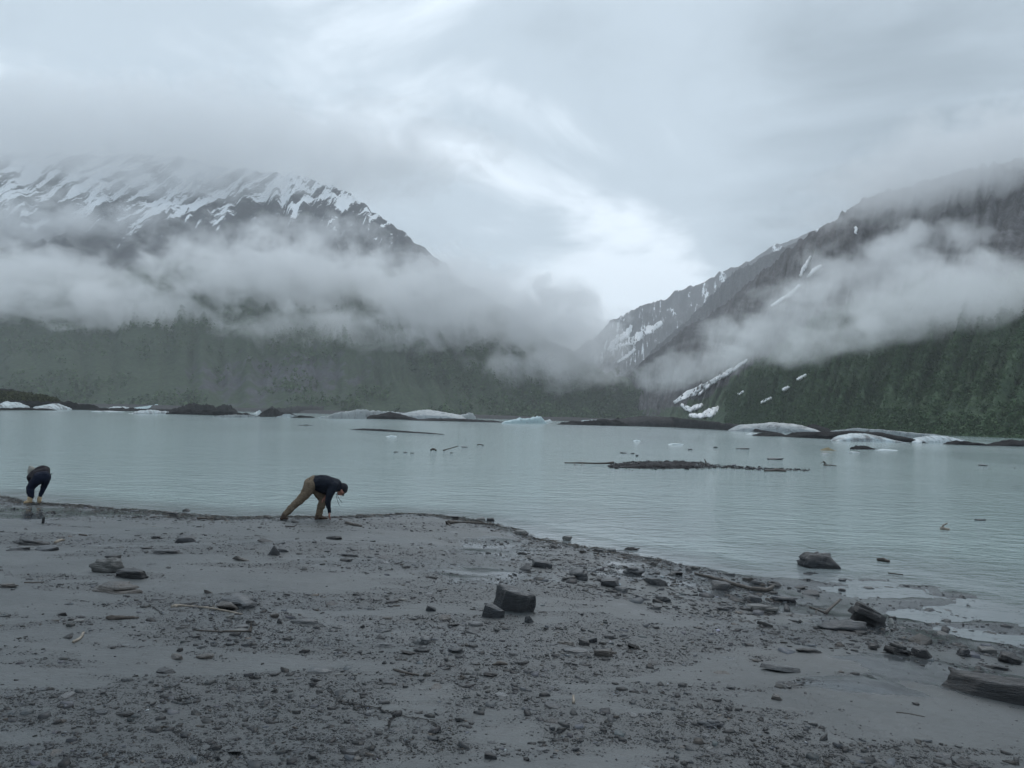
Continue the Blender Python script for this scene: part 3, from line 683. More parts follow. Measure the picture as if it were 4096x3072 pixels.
gm('small dark mound at the foot of long grey berg', 'gravel', [(1304, 1667), (1340, 1659), (1370, 1660), (1396, 1671)], 1672)
gm('dark gravel cone in front of the long grey bergs', 'gravel', [(1378, 1673), (1450, 1664), (1510, 1655), (1550, 1646), (1590, 1653), (1630, 1668), (1680, 1679)], [(1378, 1673), (1680, 1680)], depth=12, rough=.12)
gm('low grey gravel apron running to the blue berg', 'gravel2', [(1620, 1680), (1720, 1673), (1850, 1676), (1940, 1680), (2030, 1688)], [(1620, 1681), (2030, 1691)], depth=5)
ib('blocky blue iceberg with dark streaked crest', 'blueice', [(2005, 1688), (2040, 1680), (2075, 1673), (2110, 1674), (2165, 1664), (2172, 1672), (2180, 1686), (2194, 1693)], 1694, depth=8, sharp=.3, rough=.22)
ib('small white ice tip right of the blocky blue iceberg', 'ice', [(2172, 1686), (2200, 1677), (2212, 1688)], 1688)
gm('dark gravel tongue with white caps, right of blue iceberg', 'gravel', [(2222, 1697), (2290, 1686), (2400, 1680), (2470, 1678), (2520, 1690)], [(2222, 1698), (2520, 1705)], depth=8)
ib('thin white ice cap on the dark gravel tongue', 'ice', [(2280, 1690), (2340, 1680), (2400, 1678), (2455, 1684)], [(2280, 1692), (2455, 1694)], depth=3)
gm('small black cone on the dark gravel tongue', 'gravel', [(2455, 1690), (2478, 1673), (2500, 1690)], 1696)
gm('broad grey moraine flat in the middle of far shore', 'gravel2', [(2430, 1694), (2500, 1676), (2600, 1664), (2720, 1668), (2850, 1684), (2980, 1697), (3120, 1722)], [(2430, 1702), (2700, 1710), (3120, 1733)], depth=26, sharp=.5, rough=.12)
ib('long grey ice ridge with dark patch, beside black pyramid', 'greyice', [(2930, 1715), (2980, 1700), (3050, 1694), (3120, 1692), (3220, 1700), (3280, 1716), (3320, 1732)], [(2930, 1724), (3320, 1739)], depth=10, sharp=.45, rough=.12)
gm('black pyramid of gravel behind the long grey ice ridge', 'gravel', [(3235, 1722), (3288, 1698), (3345, 1726)], 1730)
ib('long low grey ice sheet behind the dark arched berg', 'greyice', [(3330, 1727), (3400, 1720), (3460, 1714), (3560, 1719), (3680, 1730), (3780, 1738), (3880, 1756)], [(3330, 1735), (3880, 1762)], depth=12, sharp=.4, rough=.12)
gm('low black mound at the left end of arched berg', 'gravel', [(3048, 1743), (3080, 1731), (3140, 1733), (3190, 1746)], 1746)
gm('black debris covered arched berg, largest on the right', 'gravel', [(3160, 1747), (3220, 1731), (3265, 1727), (3320, 1730), (3450, 1723), (3560, 1731), (3650, 1745), (3690, 1758), (3720, 1772)], [(3160, 1749), (3400, 1760), (3720, 1773)], depth=9, sharp=.45, rough=.16)
ib('bright blue white ice face below the arched black berg', 'streakice', [(3348, 1763), (3370, 1749), (3400, 1738), (3440, 1734), (3490, 1735), (3550, 1748), (3640, 1771)], [(3348, 1765), (3640, 1772)], depth=4.5, sharp=.5, rough=.14)
ib('white rounded iceberg at right end of arched berg', 'ice', [(3674, 1762), (3700, 1750), (3770, 1743), (3820, 1748), (3850, 1756), (3880, 1766)], [(3674, 1772), (3880, 1770)], depth=4, rough=.2)
gm('dark stony bar right of the white rounded iceberg', 'gravel', [(3796, 1776), (3850, 1764), (3920, 1770), (3990, 1783)], [(3796, 1778), (3990, 1785)], depth=3)
gm('dark stony bar at the right edge of photo', 'gravel', [(3992, 1782), (4040, 1770), (4080, 1762), (4200, 1766), (4330, 1785)], [(3992, 1784), (4330, 1792)], depth=5)
gm('small dark stony hump in front of the ice face', 'gravel', [(3416, 1790), (3440, 1785), (3470, 1783), (3520, 1797)], 1798, depth=1.6)
gm('ochre brown debris lump floating near the stony hump', 'ochre', [(3290, 1799), (3320, 1792), (3345, 1801)], 1802, depth=.8, rough=.5)
fl = lambda lb, x0, x1, y, mat='ice': mound('ice_floe', lb, 'ice floe', mat, [(x0, y - 1), ((x0 * .6 + x1 * .4), y - 6), (x1 * .8 + x0 * .2, y - 4), (x1, y - 1)], y, rough=.25, sharp=.35, group='ice floes', sink=.1)
fl('white floe beside the small dark stony hump', 3520, 3594, 1803)
fl('thin white floe left of the low black mound', 2996, 3048, 1738)
fl('small floe below the ochre debris lump', 3296, 3322, 1816)
fl('small floe right of the ochre debris lump', 3410, 3442, 1812)
fl('thin flat floe alone in mid lake on the left', 1544, 1584, 1747)
fl('small white floe below the dark gravel tongue', 2536, 2564, 1765)
fl('long thin floe nearer than the dark gravel tongue', 2676, 2734, 1779)
fl('flat white floe at the foot of the small bergs', 1270, 1300, 1671)
mound('sand_bar', 'thin dark sand bar barely above the lake, left of centre', 'sand bar', 'gravel2', [(1395, 1717), (1450, 1714), (1520, 1716), (1620, 1724), (1720, 1731), (1780, 1738)], [(1395, 1718), (1780, 1739)], depth=1.2, sink=.1)
mound('sand_bar', 'short faint sand bar left of the longer one', 'sand bar', 'gravel2', [(1188, 1701), (1220, 1698), (1250, 1702)], 1702, depth=1, sink=.1)
# bushy point at far left
mound('bushy_point', 'dark bushy point of land at far left', 'hill', 'gravel', [(-900, 1500), (-400, 1530), (-100, 1556), (60, 1572), (150, 1586), (215, 1602), (250, 1612)], [(-900, 1604), (250, 1630)], depth=30, kind='structure')
def bushes():
    n = 900; px = -700 + 930 * rng.random(n) ** .6
    top = np.interp(px, [-900, -400, -100, 60, 150, 215, 240], [1500, 1530, 1556, 1570, 1582, 1600, 1610]); f = rng.random(n) ** .8
    py = top + (1606 - top) * f
    D = 330 - f * 24 + (px * 0)
    P = np.array([at(a, b, d) for a, b, d in zip(px, py + 6, D)])
    V, q, c = leaf_mass(P, .75 + .7 * rng.random(n), 16, 1.0, (.022, .028, .012), (.06, .065, .028), 1.0, .36)
    tag(link('shrub_thicket', mesh_np('shrub_thicket', V, [q], c), M['leaf']), 'dense olive green shrubs on the far left point', None, None, 'stuff')
bushes()

# ------------------------------------------------------------------ stones
def ico(sub):
    bm = bmesh.new(); bmesh.ops.create_icosphere(bm, subdivisions=sub, radius=1.0)
    V = np.array([v.co for v in bm.verts]); Fc = np.array([[v.index for v in f.verts] for f in bm.faces]); bm.free(); return V, Fc
ICO = {k: ico(k) for k in (2, 3, 4)}
def facet_rock(seed, planes=9, sub=3, noise=.05, strata=0.0, flat=None):
    r = np.random.default_rng(seed); V, Fc = ICO[sub]
    N = r.normal(0, 1, (planes, 3)); N /= np.linalg.norm(N, axis=1, keepdims=True); D = .55 + .4 * r.random(planes)
    N = np.vstack([N, [[0, 0, 1], [0, 0, -1], [1, 0, 0], [-1, 0, 0], [0, 1, 0], [0, -1, 0]]]); D = np.concatenate([D, [.8, .8, .95, .95, .95, .95]])
    dots = V @ N.T
    rad = np.min(np.where(dots > .05, D[None] / np.maximum(dots, .05), 9), axis=1)
    P = V * np.minimum(rad, 1.25)[:, None]
    P = P * (1 + noise * 2 * (fbm(P[:, 0] * 2.5 + seed, P[:, 1] * 2.5, P[:, 2] * 2.5, o=3) - .5))[:, None]
    if strata:
        tilt = P[:, 2] + .3 * P[:, 0]; P[:, :2] *= (1 + strata * (vnoise(tilt * 9 + seed, 0 * tilt) - .5))[:, None]
    P -= P.min(0); P /= P.max(0); P[:, :2] -= .5
    return P, Fc
def hull_rock(seed, n=16, box=.55):
    r = np.random.default_rng(seed); P = r.normal(0, 1, (n, 3)); P /= np.linalg.norm(P, axis=1, keepdims=True)
    P = np.sign(P) * np.abs(P) ** box; P *= (.75 + .3 * r.random((n, 1)))
    bm = bmesh.new(); [bm.verts.new(p) for p in P]; bmesh.ops.convex_hull(bm, input=bm.verts)
    bmesh.ops.delete(bm, geom=[v for v in bm.verts if not v.link_faces], context='VERTS')
    bmesh.ops.dissolve_limit(bm, angle_limit=.22, verts=bm.verts, edges=bm.edges)
    bmesh.ops.bevel(bm, geom=bm.edges[:], offset=.035, segments=1, affect='EDGES')
    bmesh.ops.triangulate(bm, faces=bm.faces[:]); bm.verts.index_update()
    V = np.array([v.co for v in bm.verts]); Fc = np.array([[v.index for v in f.verts] for f in bm.faces]); bm.free()
    V -= V.min(0); V /= V.max(0); V[:, :2] -= .5
    return V, Fc
def slab_rock(seed, layers=3, n=8):
    r = np.random.default_rng(seed); th = np.sort(r.random(n) * 2 * np.pi * .75 + np.arange(n) / n * 2 * np.pi * .25 * 1.0)
    th = (np.arange(n) + r.random(n) * .75) / n * 2 * np.pi; ra = .55 + .45 * r.random(n)
    V = []; Fs = []; Ft = []; z = 0.0
    for l in range(layers):
        hh = (.6 + .8 * r.random()) / layers; sc_ = 1 - .16 * l * r.random(); off = r.normal(0, .05, 2) * l
        jr = 1 + r.normal(0, .13, n); b = len(V)
        for zz, s2, skew in ((z, 1.0, 0), (z + hh, .93, 1)):
            for k in range(n):
                V.append((ra[k] * jr[k] * sc_ * s2 * math.cos(th[k]) + off[0], ra[k] * jr[k] * sc_ * s2 * math.sin(th[k]) + off[1], zz + skew * r.normal(0, .045)))
        Ft.append([b + n + k for k in range(n)])
        for k in range(n): Fs.append([b + k, b + (k + 1) % n, b + n + (k + 1) % n, b + n + k])
        z += hh * .92
    P = np.array(V); P -= P.min(0); P /= P.max(0); P[:, :2] -= .5
    return P, [np.array(Fs), np.array(Ft)]
def place_stone(label, px, py, wpx, hpx, style, mat, seed=0, yaw=None, dep=.8, tilt=(0, 0), name='stone', group=None, cat='stone', sink=.12, water=False):
    P0 = gp(px, py) if water else gpb(px, py)
    dist = P0[1]; wv = wpx * dist / F; hv = max(hpx * dist / F, .01) 
    # part of what is seen as height is the top face seen from above
    ang = math.atan2(CAMZ - P0[2], dist)
    dpt = wv * dep
    if style in ('slab', 'plate'): hz = max(hv - dpt * math.sin(ang) * .8, wv * (.06 if style == 'plate' else .1))
    else: hz = max((hv - dpt * math.sin(ang) * .35) * .86, wv * .12)
    seed = seed or (sum(map(ord, label)) % 9973)
    if style == 'slab': V, fs = slab_rock(seed, 4, 11)
    elif style == 'dome': V, f = facet_rock(seed, 4, 4, .24, .25); k_ = 1 - .35 * np.clip((V[:, 2] - .42) / .58, 0, 1) ** 1.5; V[:, 0] *= k_; V[:, 1] *= k_; fs = [f]
    elif style == 'box': V, f = facet_rock(seed, 6, 4, .09, .10); fs = [f]
    elif style == 'plate': V, fs = slab_rock(seed, 1, 7)
    elif style == 'round': V, f = facet_rock(seed, 4, 3, .10); fs = [f]
    elif style == 'boulder': V, f = facet_rock(seed, 9, 4, .12, .16); fs = [f]
    elif style == 'overhang':
        V, f = facet_rock(seed + 3, 15, 4, .12, .12); V[:, 1] -= .25 * (V[:, 2] - .44); fs = [f]
    elif style == 'wedge':
        V, f = hull_rock(seed, 9, .6); k_ = np.clip((V[:, 2] - .4) / .6, 0, 1); V[:, 0] *= 1 - .6 * k_; V[:, 1] *= 1 - .5 * k_; fs = [f]
    else: V, f = hull_rock(seed, 15, .5); fs = [f]
    V = V * np.array([wv, dpt, 1.0])
    if style in ('slab', 'plate'): V[:, 2] = V[:, 2] * hz * (1 + sink) - hz * sink
    else: V[:, 2] = (V[:, 2] - .42) / .58 * hz
    me = mesh_np(name, V, fs, None, None, style in ('round', 'boulder', 'dome'))
    o = link(name, me, M[mat], None, (P0[0], P0[1] + dpt * .4, P0[2]))
    o.rotation_euler = (math.radians(tilt[0]), math.radians(tilt[1]), math.radians(yaw or 0)); tag(o, label, cat, group); return o
S = place_stone
S('pale rounded grey boulder with a dark hollow beneath, left beach', 412, 2292, 155, 68, 'dome', 'greyst', dep=.7)
S('dark rotten stump like rock beside the pale rounded boulder', 522, 2314, 130, 42, 'boulder', 'black', dep=.6)
S('wide brown grey slab with raised dark rim, below pale boulder', 442, 2374, 210, 46, 'slab', 'brown', dep=.6, tilt=(6, 3))
S('small black stone just behind the pale rounded boulder', 442, 2233, 55, 15, 'round', 'black')
S('large pale flaky slab tilted toward the camera, left of centre', 935, 2432, 165, 62, 'slab', 'pale', dep=.75, tilt=(12, 8))
S('brown wedge propping up the pale flaky slab', 905, 2440, 90, 34, 'block', 'brown')
S('small brown stone behind the pale flaky slab', 835, 2373, 42, 18, 'block', 'brown')
S('upright triangular grey stone standing on left beach', 1083, 2222, 58, 46, 'wedge', 'slate', dep=.7)
S('flat dark stone leaning on the upright triangular stone', 1132, 2208, 44, 18, 'block', 'slate')
S('upright black shard near the person in blue jeans', 172, 2094, 20, 32, 'wedge', 'black', dep=.6)
S('low humped dark stone between the boulder and water', 735, 2170, 86, 28, 'block', 'slate')
S('flat grey hexagonal stone left of the low humped stone', 618, 2155, 40, 14, 'slab', 'slate')
S('long thin flat slate below the low humped stone', 655, 2218, 130, 18, 'slab', 'slate', dep=.5)
S('small flat dark slate left of the long thin slate', 578, 2197, 50, 12, 'slab', 'black')
S('low brown triangular slate right of the pale boulder', 957, 2244, 96, 24, 'wedge', 'brown', dep=.6)
S('broad low slate fin at the left edge', 105, 2180, 150, 18, 'slab', 'black', dep=.5, tilt=(0, 6))
S('jagged low slate in the left edge cluster', 165, 2204, 88, 22, 'block', 'slate')
S('pale flat slate in the left edge cluster', 60, 2203, 95, 18, 'slab', 'pale')
S('brown flat slate cut by the left photo edge', 20, 2350, 85, 20, 'slab', 'brown', dep=.5)
S('dark tilted plate on the smooth mud at left', 245, 2463, 60, 16, 'wedge', 'black', dep=.5)
S('square topped stone on the near mud, left of centre', 698, 2638, 60, 22, 'block', 'brown')
S('smooth low hump stone on the near mud', 655, 2694, 70, 18, 'round', 'slate')
S('flat brown slate right of the square topped stone', 812, 2636, 70, 20, 'block', 'brown')
S('black pebble above the square topped stone', 714, 2606, 24, 17, 'block', 'black')
S('pale flat flake on the near mud left of the crack', 1275, 2694, 100, 24, 'plate', 'pale')
S('black angular pebble at the bottom left', 872, 3045, 28, 26, 'wedge', 'black')
S('black angular pebble at the bottom, left of the crack', 1244, 3038, 34, 22, 'block', 'black')
S('smooth black oval pebble at the bottom centre', 1962, 3036, 50, 26, 'round', 'black')
S('small black cube like pebble at the bottom centre', 2106, 3044, 24, 18, 'block', 'black')
S('big broken angular boulder with dark face, centre of the beach', 2056, 2447, 172, 120, 'overhang', 'lit_top', dep=.6, tilt=(6, 4))
S('tilted grey block leaning at the left of broken boulder', 1972, 2470, 90, 58, 'block', 'slate', dep=.7, tilt=(8, 10))
S('angular stone in front of the broken boulder, right side', 2114, 2494, 50, 36, 'wedge', 'slate')
S('thin dark slab wedged under the broken boulder', 1965, 2425, 60, 16, 'slab', 'black')
S('pyramid shaped grey stone near the wet patch', 2106, 2286, 62, 36, 'wedge', 'slate')
S('low roof shaped stone right of the pyramid stone', 2170, 2272, 80, 33, 'block', 'slate')
S('black block on the wet silt point', 2218, 2192, 32, 15, 'block', 'black')
S('rounded shelly lump on the waterline right of the point', 2270, 2164, 40, 22, 'boulder', 'greyst')
S('pale round stone on the tip of the point', 2082, 2136, 44, 16, 'round', 'greyst')
S('flat dark plank like slate sticking into the lake', 2530, 2202, 66, 15, 'slab', 'black', dep=.4)
S('dark cube stone at the water below the plank slate', 2450, 2208, 34, 14, 'block', 'slate')
S('dark low stone left of the plank slate', 2395, 2206, 42, 14, 'block', 'slate')
S('striped slab with a dark left edge on the stony shore', 2318, 2320, 76, 42, 'slab', 'slate', tilt=(12, -6))
S('dark flat slab in front of the striped slab', 2275, 2322, 54, 20, 'block', 'black')
S('rounded dark stone in the middle of stony shore', 2442, 2348, 76, 34, 'block', 'slate')
S('big smooth grey slab near the middle of stony shore', 2538, 2302, 88, 36, 'slab', 'slate', tilt=(8, 0))
S('square pale topped stone below the rounded dark stone', 2490, 2370, 52, 26, 'block', 'pale')
S('long sloping slab left of the driftwood branch', 2640, 2344, 100, 36, 'block', 'slate', tilt=(0, 10))
S('small peaked stone near the upper end of branch', 2756, 2284, 34, 18, 'wedge', 'slate')
S('black low stone left of the small peaked stone', 2708, 2300, 48, 16, 'block', 'black')
S('large grey stone under the driftwood branch', 2888, 2362, 82, 40, 'block', 'slate')
S('square stone below the hooked end of branch', 3016, 2408, 62, 32, 'block', 'slate')
S('long flat slab below the driftwood branch', 2905, 2444, 75, 24, 'slab', 'slate')
S('broad pale slab right of the long flat slab', 3060, 2450, 130, 36, 'slab', 'greyst', dep=.6)
S('dark slab behind the broad pale slab', 3140, 2410, 110, 28, 'slab', 'slate', dep=.5)
S('dark pointed stone beside the hooked end of branch', 3106, 2342, 58, 18, 'wedge', 'black')
S('stone with a dark flank below the square pale stone', 2655, 2408, 56, 26, 'block', 'slate')
S('layered flat slate in the stony shore middle', 2620, 2440, 60, 24, 'slab', 'pale')
S('large craggy boulder standing in the shallow water', 3288, 2274, 165, 74, 'dome', 'slate', dep=.65)
S('small stone on the wet flat, upper of a pair', 3375, 2326, 30, 12, 'round', 'slate')
S('small stone on the wet flat, lower of a pair', 3370, 2366, 25, 14, 'block', 'slate')
S('tilted layered dark rock with white vein end', 3490, 2508, 165, 90, 'slab', 'black', dep=.65, tilt=(4, 22))
S('white quartz knob at the end of tilted layered rock', 3568, 2496, 16, 26, 'boulder', 'white')
S('long grey wavy slab in front of the layered rock', 3388, 2528, 180, 52, 'boulder', 'slate', dep=.5)
S('black flat slab under the wavy slab', 3450, 2540, 66, 20, 'slab', 'black')
S('brown tilted slab on the silt at right', 3715, 2582, 118, 46, 'wedge', 'brown', dep=.7, tilt=(0, 6))
S('black faced slab lying left of the banded stone', 3605, 2622, 122, 50, 'slab', 'black', dep=.5, tilt=(0, 14))
S('dark rounded stone with a pale quartz band', 3704, 2634, 76, 46, 'boulder', 'black', dep=.7)
S('small black block left of the black faced slab', 3495, 2600, 32, 22, 'block', 'black')
S('smooth round grey stone at right', 3868, 2628, 56, 40, 'dome', 'slate')
S('dark rough round stone near the right edge', 4054, 2656, 84, 48, 'boulder', 'black')
S('pale flat stone left of the dark rough round stone', 3960, 2612, 72, 28, 'block', 'greyst')
S('low dark slate behind the smooth round grey stone', 3850, 2588, 60, 14, 'slab', 'black')
S('long dark slate ridge below the dark rough stone', 4000, 2680, 120, 22, 'slab', 'slate', dep=.4, tilt=(0, 6))
S('huge dark slab cut by the right photo edge', 4025, 2808, 430, 98, 'box', 'black', seed=41, dep=.26, tilt=(14, 2), yaw=-21)
S('light grey plate tilted up out of gravel, right of centre', 3130, 2690, 165, 40, 'plate', 'pale', dep=.6, tilt=(-10, 6))
S('dark curved slate above the light grey plate', 3240, 2612, 110, 18, 'slab', 'black', dep=.4)
S('broken flat slab at the lower right', 2845, 2912, 116, 36, 'slab', 'slate', dep=.6, tilt=(6, 0))
S('dark rock cut by the bottom edge at right', 3893, 3078, 100, 32, 'boulder', 'black')
S('brown peaked stone in the gravel at the lower right', 3110, 2802, 50, 26, 'wedge', 'brown')
S('black pebble alone on the smooth silt at right', 3668, 2822, 26, 12, 'block', 'black')
S('pair stone left, dark block in the middle gravel', 2340, 2582, 44, 24, 'block', 'black')
S('pair stone right, leaning brick like slate', 2374, 2570, 38, 22, 'block', 'slate', tilt=(0, -18))
S('oval slate pebble left of its twin, middle gravel', 2438, 2554, 40, 15, 'round', 'slate')
S('oval slate pebble right of its twin, middle gravel', 2496, 2550, 32, 14, 'round', 'slate')
S('low flat brown slate below the oval pebbles', 2265, 2580, 70, 16, 'slab', 'brown')
S('big flat slate tucked in gravel under the dark pair', 2310, 2622, 110, 24, 'slab', 'pale')
S('brownish slab right of the big flat slate', 2415, 2624, 78, 30, 'block', 'brown')
S('domed light slab in the centre gravel', 1685, 2580, 78, 40, 'slab', 'pale', tilt=(10, 4))
S('flat oval slab below the domed light slab', 1682, 2608, 72, 26, 'slab', 'slate')
S('long pale slate left of the domed light slab', 1540, 2588, 84, 20, 'slab', 'pale', dep=.5)
S('pointed slate above the long pale slate', 1520, 2556, 52, 20, 'wedge', 'slate')
S('broad slate in the upper centre gravel', 1525, 2532, 66, 18, 'slab', 'slate')
S('pale striated flake left of the broken boulder', 1902, 2506, 62, 20, 'plate', 'pale')
S('grey plate right of the domed light slab', 1820, 2612, 70, 28, 'slab', 'slate')
S('two toned leaning slate on the left of the gravel', 1720, 2445, 40, 24, 'block', 'slate', tilt=(0, 24))
S('dark flat pair of slates near the strandline', 1330, 2158, 60, 18, 'block', 'black')
S('dark long flat slate near the middle beach', 1390, 2225, 72, 14, 'slab', 'slate', dep=.5)
S('black wet slate beside the long flat slate', 1382, 2246, 50, 14, 'block', 'black')
S('pale long slate flake in the left gravel fan', 1215, 2494, 110, 20, 'plate', 'pale', dep=.4)
S('brown square stone above the pale slate flake', 1095, 2470, 36, 20, 'block', 'brown')
S('grey pyramid pebble beside the brown square stone', 1116, 2494, 30, 24, 'wedge', 'slate')
S('dark humped stone at the waterline, left beach', 740, 2046, 34, 14, 'wedge', 'black')
S('pale grey stone at the waterline, left beach', 686, 2060, 42, 14, 'block', 'slate')
S('dark boulder at the water, right of the bending man', 1818, 2076, 34, 14, 'block', 'black')
S('black egg shaped stone at the water near the point', 1962, 2086, 32, 16, 'round', 'black')
S('grey rough stone left of the black egg stone', 1920, 2082, 46, 14, 'boulder', 'greyst')
# small dark rocks standing out of the lake
for (a, b, c, d, lb) in [(2496, 1814, 32, 6, 'long low rock, leftmost of the three off the gravel bar'), (2531, 1816, 16, 6, 'middle one of the three small rocks off gravel bar'), (2548, 1826, 12, 8, 'nearest of the three small rocks off gravel bar'),
                         (2761, 1800, 18, 5, 'small dark rock in the lake behind the gravel bar'), (2864, 1791, 20, 6, 'dark rock in the lake below the floe'), (2975, 1797, 52, 5, 'long flat dark rock far out right of centre'),
                         (3107, 1840, 64, 8, 'flat dark rock right of the gravel bar'), (3947, 1864, 42, 5, 'flat dark rock far out near the right edge'), (4060, 1873, 6, 5, 'tiny rock nearest the right edge of lake'),
                         (1583, 1810, 20, 5, 'rock in the lake, left one of the small row'), (1620, 1811, 18, 5, 'rock in the lake, middle one of small row'), (1648, 1814, 16, 4, 'rock in the lake, right one of small row'),
                         (1857, 1790, 28, 6, 'pointed rock in the lake right of the slanted stick'), (1806, 1813, 14, 4, 'small rock in the lake below the slanted stick'), (2495, 2104, 12, 2.5, 'tiny flat rock in the calm lake below the bar'),
                         (3928, 2083, 52, 5, 'thin dark rock in the lake above driftwood knot')]:
    S(lb, a, b, c, d, 'block', 'slate', name='lake_rock', cat='rock', group='rocks in the lake', water=True, dep=.6, sink=.3)

# ------------------------------------------------------------------ slate chips: the largest one by one, the rest as a mass
plates = []
for k in range(14):
    V, fs = slab_rock(500 + k, 1 if k % 3 else 2, 6 + k % 3); V[:, 2] -= .15; plates.append([mesh_np('slate_shard', V, fs) for _ in range(1)][0])
PM = ['slate', 'black', 'slate', 'pale', 'brown', 'slate', 'black', 'slate', 'slate', 'pale', 'slate', 'black', 'greyst', 'slate']
for p, mn in zip(plates, PM): p.materials.append(M[mn])
LAND = [('the pale rounded boulder', 412, 2270), ('the wide brown grey slab', 442, 2360), ('the large pale flaky slab', 935, 2410), ('the upright triangular stone', 1083, 2205), ('the upright black shard', 172, 2080),
        ('the low humped dark stone', 735, 2160), ('the brown triangular slate', 957, 2236), ('the left edge cluster', 110, 2190), ('the square topped stone', 698, 2630), ('the smooth hump on near mud', 655, 2688),
        ('the pale flake near the crack', 1275, 2688), ('the bottom left black pebble', 872, 3035), ('the black pebble left of the crack', 1244, 3030), ('the black oval bottom pebble', 1962, 3028), ('the big broken boulder', 2052, 2410),
        ('the pyramid shaped stone', 2106, 2275), ('the striped slab', 2318, 2305), ('the rounded dark shore stone', 2442, 2335), ('the smooth shore slab', 2538, 2290), ('the long sloping slab', 2640, 2330),
        ('the stone under the branch', 2888, 2345), ('the broad pale shore slab', 3060, 2440), ('the tilted layered rock', 3490, 2480), ('the long wavy slab', 3388, 2512), ('the brown tilted slab', 3715, 2565),
        ('the stone with quartz band', 3704, 2615), ('the smooth round grey stone', 3868, 2612), ('the rough round stone', 4054, 2636), ('the huge dark slab', 3960, 2780), ('the light grey tilted plate', 3130, 2675),
        ('the broken lower right slab', 2845, 2900), ('the brown peaked stone', 3110, 2792), ('the lone pebble on smooth silt', 3668, 2816), ('the dark pair of blocks', 2356, 2574), ('the twin oval pebbles', 2466, 2550),
        ('the brownish gravel slab', 2415, 2612), ('the domed light slab', 1685, 2568), ('the long pale slate', 1540, 2580), ('the leaning two toned slate', 1720, 2436), ('the dark slates near the strandline', 1330, 2152),
        ('the long dark mid beach slate', 1390, 2220), ('the pale flake in the gravel fan', 1215, 2486), ('the chunky dark log', 495, 2476), ('the pale curved stick', 313, 2552), ('the brown root stick', 1625, 2692),
        ('the flat bark piece', 2000, 2658), ('the pale standing twig', 2294, 2805), ('the bent twig at right', 3640, 2858), ('the dark bottom edge rock', 3893, 3060), ('the mud crack', 1550, 2850), ('the hooked branch end', 3080, 2362)]
def cand(n, pmin):
    px = rng.random(n) * 4300 - 100; py = 2000 + 1110 * rng.random(n)
    Z = np.full(n, .15)
    d = _f[None] * F + _r[None] * (px - 2048)[:, None] - _u[None] * (py - 1536)[:, None]
    for _ in range(4):
        t = (Z - CAMZ) / d[:, 2]; X, Y = d[:, 0] * t, d[:, 1] * t; Z = beach_h(X, Y)
    return px, py, X, Y, Z
px, py, X, Y, Z = cand(5000, 0)
dd = shore_dist(X, Y); ok = (dd > .05) & (rng.random(len(X)) < debris(X, Y, dd) ** 1.3 + .03)
LW = np.array([(l[1], l[2]) for l in LAND], float); used = set(); CW = {'slate': 'grey', 'black': 'black', 'pale': 'pale', 'brown': 'brown', 'greyst': 'stone grey'}; n_ = 0
for i in np.nonzero(ok)[0]:
    if n_ >= 250: break
    me = plates[n_ % 14]
    w_px = 22 + 50 * rng.random() ** 2.2; s = min(w_px * Y[i] / F, .30)
    d2 = (LW[:, 0] - px[i]) ** 2 + ((LW[:, 1] - py[i]) * 1.8) ** 2; j = int(np.argmin(d2)); dx, dy = px[i] - LW[j, 0], (py[i] - LW[j, 1]) * 1.8
    side = ('right of' if dx > 0 else 'left of') if abs(dx) > abs(dy) else ('nearer than' if dy > 0 else 'beyond')
    far = 'just ' if d2[j] < 130 ** 2 else 'well '
    lb = ('larger ' if w_px > 40 else 'small ') + CW[PM[n_ % 14]] + ' slate shard ' + far + side + ' ' + LAND[j][0]
    if lb in used: continue
    used.add(lb); n_ += 1; o = link('slate_shard', me)
    o.location = (X[i], Y[i], Z[i]); o.scale = (s, s * (.5 + .5 * rng.random()), s * (.05 + .13 * rng.random() ** 2))
    o.rotation_euler = (rng.normal(0, .13), rng.normal(0, .13), rng.random() * 6.28)
    tag(o, lb, 'slate shard', 'slate shards on the beach')
def chips(name, label, X, Y, Z, size, thick, tilt, cmix, n=5):
    N = len(X); th = (np.arange(n)[None] + rng.random((N, n)) * .8) / n * 2 * np.pi; ra = (.55 + .45 * rng.random((N, n))) * size[:, None] * .5
    asp = .45 + .5 * rng.random((N, 1)); yaw = rng.normal(0, .9, (N, 1))
    lx, ly = ra * np.cos(th), ra * np.sin(th) * asp
    x = lx * np.cos(yaw) - ly * np.sin(yaw); y = lx * np.sin(yaw) + ly * np.cos(yaw)
    tx, ty = rng.normal(0, tilt, (N, 1)), rng.normal(0, tilt, (N, 1)); dz = x * tx + y * ty
    h = (size * thick)[:, None] * (.5 + rng.random((N, 1)))
    top = np.stack([X[:, None] + x * .92, Y[:, None] + y * .92, Z[:, None] + dz + h * .8 + rng.normal(0, .03, (N, n)) * size[:, None]], -1); bot = np.stack([X[:, None] + x, Y[:, None] + y, Z[:, None] + dz - h * .35], -1)
    V = np.concatenate([bot, top], 1).reshape(-1, 3); b = np.arange(N)[:, None] * (2 * n)
    tf = b + n + np.arange(n)[None]; k = np.arange(n); k2 = (k + 1) % n
    sf = np.stack([b + k, b + k2, b + n + k2, b + n + k], -1).reshape(-1, 4)
    f = rng.random((N, 1)); base = np.where(f < .58, .012, np.where(f < .86, .032, np.where(f < .9972, .075, .28))) * (.75 + .5 * rng.random((N, 1)))
    tint = np.array([.88, .98, 1.10])[None] + rng.normal(0, .03, (N, 3)); tint = np.where(rng.random((N, 1)) < .07, np.array([[1.12, .98, .86]]), tint)
    col = np.repeat(base * tint, 2 * n, 0)
    me = mesh_np(name, V, [tf, sf], col); o = link(name, me, M['chips']); tag(o, label, None, None, 'stuff'); return o
px, py, X, Y, Z = cand(420000, 0)
dd = shore_dist(X, Y); den = debris(X, Y, dd)
